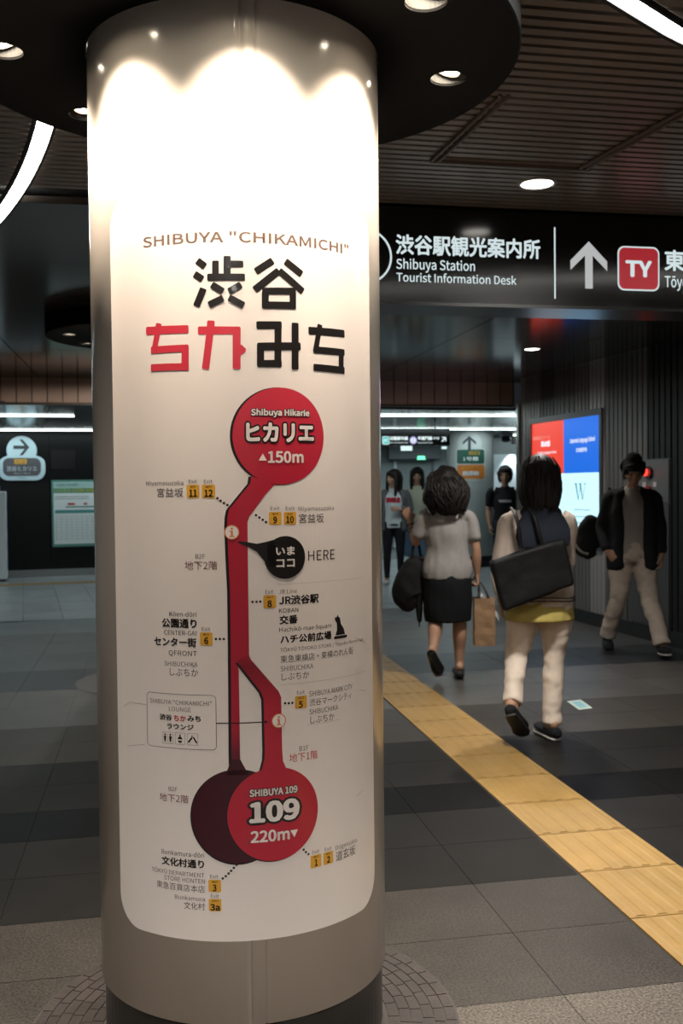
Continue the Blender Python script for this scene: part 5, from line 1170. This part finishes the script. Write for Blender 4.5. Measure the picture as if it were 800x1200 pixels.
# --- people standing in the far passage
def far_person(label, x, y, heading, height, hair_kind, top_col, leg_col, sleeves, seed, male=False, extra=None, shoes=(.45, .44, .42), hr=None, skirt=None):
    k = height / 1.66
    t = person_root('person', label, x, y, heading)
    S = lambda a, b, c: V(a * k, b * k, c * k)
    J = dict(pelvis=S(0, 0, .86), chest=S(0, .0, 1.15), neck=S(0, .0, 1.335), head=S(0, .02, 1.50), hR=hr or headR(0, -.05, 0),
             shl=S(-.175, 0, 1.28), shr=S(.175, 0, 1.28), ell=S(-.22, .0, 1.03), wrl=S(-.20, .10, .86), elr=S(.22, .0, 1.03), wrr=S(.20, .08, .84),
             hipl=S(-.085, 0, .84), hipr=S(.085, 0, .84), knl=S(-.09, .03, .47), anl=S(-.10, .0, .085), knr=S(.09, .05, .47), anr=S(.10, .06, .085),
             ftl=V(-.1, 1, -.1), ftr=V(.1, 1, -.1), hdl=V(.1, .3, -1), hnl=V(1, 0, 0), htl=V(0, 1, 0), hdr=V(-.1, .3, -1), hnr=V(-1, 0, 0), htr=V(0, 1, 0))
    if extra: extra(J, k)
    obj('body', body_mesh(J, female=not male, vox=.010, lk=.78), skinmat(), t, smooth=True); eyes(t, J); hair(t, J, hair_kind, 1.02, seed, .011)
    parts = [([S(0, 0, .80), S(0, 0, .92), S(0, .005, 1.02), S(0, .01, 1.14), S(0, 0, 1.24), S(0, 0, 1.315)], [(.165 * k, .12 * k), (.158 * k, .115 * k), (.145 * k, .108 * k), (.160 * k, .118 * k), (.15 * k, .10 * k), (.07 * k, .065 * k)], X_)]
    if sleeves:
        for q, sx in (('l', -1), ('r', 1)): parts.append(([S(sx * .06, 0, 1.27), J['sh' + q], J['sh' + q] * (1 - sleeves) + J['el' + q] * sleeves], [(.07 * k, .075 * k), (.064 * k, .068 * k), (.056 * k, .06 * k)], X_))
    garment(t, 'top', parts, cloth('top_%d' % seed, top_col), vox=.012, wr=.006)
    if skirt:
        garment(t, 'skirt', [([S(0, 0, .90), S(0, 0, .80), S(0, 0, .60), S(0, 0, .35)], [(.13 * k, .10 * k), (.17 * k, .13 * k), (.19 * k, .15 * k), (.20 * k, .16 * k)], X_)], cloth('skirt_%d' % seed, skirt), vox=.012, wr=.008)
    else:
        garment(t, 'trousers', [([S(0, 0, .90), S(0, 0, .83), S(0, 0, .78)], [(.145 * k, .11 * k), (.158 * k, .12 * k), (.14 * k, .10 * k)], X_)] +
            [([J['hip' + q] + V(0, 0, .02), (J['hip' + q] + J['kn' + q]) / 2, J['kn' + q], (J['kn' + q] + J['an' + q]) / 2, J['an' + q] + V(0, 0, .01)], [(.085 * k, .095 * k), (.078 * k, .082 * k), (.058 * k, .06 * k), (.05 * k, .052 * k), (.04 * k, .042 * k)], X_) for q in 'lr'], cloth('legs_%d' % seed, leg_col), vox=.012, wr=.005)
    sm_ = mat('shoe_%d' % seed, shoes, .6)
    for q in 'lr': shoe(t, J['an' + q], V(-.1 if q == 'l' else .1, 1, 0), sm_, sl, .24, .06)
    return t, J, k
def exD(J, k):
    J['ell'] = V(-.235, -.02, 1.05) * k; J['wrl'] = V(-.09, .17, 1.06) * k; J['hdl'] = V(1, .2, .1); J['hnl'] = V(0, -1, 0); J['htl'] = V(0, 0, 1)
tD, JD, kD = far_person('woman in a white vest with red lettering, in the far passage', 3.38, 13.75, (-.30, -.95), 1.66, 'long', (.50, .54, .56), (.012, .012, .014), 0, 11, extra=exD, hr=headR(-.75, 0, 0))
B, _ = fit_text('SMILE', -.105, .105, 1.155, 1.235, .05, res=2)
for v in B.verts: v.co = V(-v.co.x, .128 * math.sqrt(max(.05, 1 - (v.co.x / .20) ** 2)), v.co.y)
obj('red_lettering', B, cloth('letter_red', (.45, .03, .05)), tD)
cg = cloth('cardigan_grey', (.10, .10, .105)); jb = bmesh.new()
for sx, q in ((-1, 'l'), (1, 'r')):
    tube(jb, [V(sx * .135, -.015, .78), V(sx * .135, -.015, 1.0), V(sx * .135, -.01, 1.2), V(sx * .12, -.01, 1.30)], [(.055, .11), (.05, .105), (.05, .105), (.05, .07)], n=14)
    tube(jb, [V(sx * .12, 0, 1.285), JD['sh' + q], JD['el' + q], JD['el' + q] * .3 + JD['wr' + q] * .7], [(.055, .06), (.062, .064), (.05, .052), (.042, .044)], n=14)
obj('cardigan', remesh(jb, .012, 2, .005), cg, tD, smooth=True)
far_person('woman with long hair in a pale blouse and blue skirt beside the woman in white', 3.86, 14.25, (-.25, -.96), 1.70, 'long', (.52, .52, .40), (.1, .15, .22), .55, 13, skirt=(.13, .22, .32), shoes=(.1, .08, .07))
far_person('person in dark clothes half hidden behind the poster column', 3.22, 14.6, (-.5, -.8), 1.58, 'mop', (.018, .018, .02), (.015, .015, .017), .9, 17, male=True)
tG, JG, kG = far_person('person with shaggy hair in a black tee with white lettering, by the ribbed wall', 4.66, 12.72, (-.34, -.94), 1.68, 'mop', (.013, .013, .015), (.03, .035, .05), .6, 19, male=True)
B, _ = fit_text('YOKOMO', -.085, .085, 1.145 * kG, 1.180 * kG, .04, res=2)
for v in B.verts: v.co = V(-v.co.x, .131 * math.sqrt(max(.05, 1 - (v.co.x / .20) ** 2)), v.co.y)
obj('white_lettering', B, mat('letter_white', (.75, .8, .82), .5), tG)

for me in TEXT_CACHE.values(): bpy.data.meshes.remove(me)
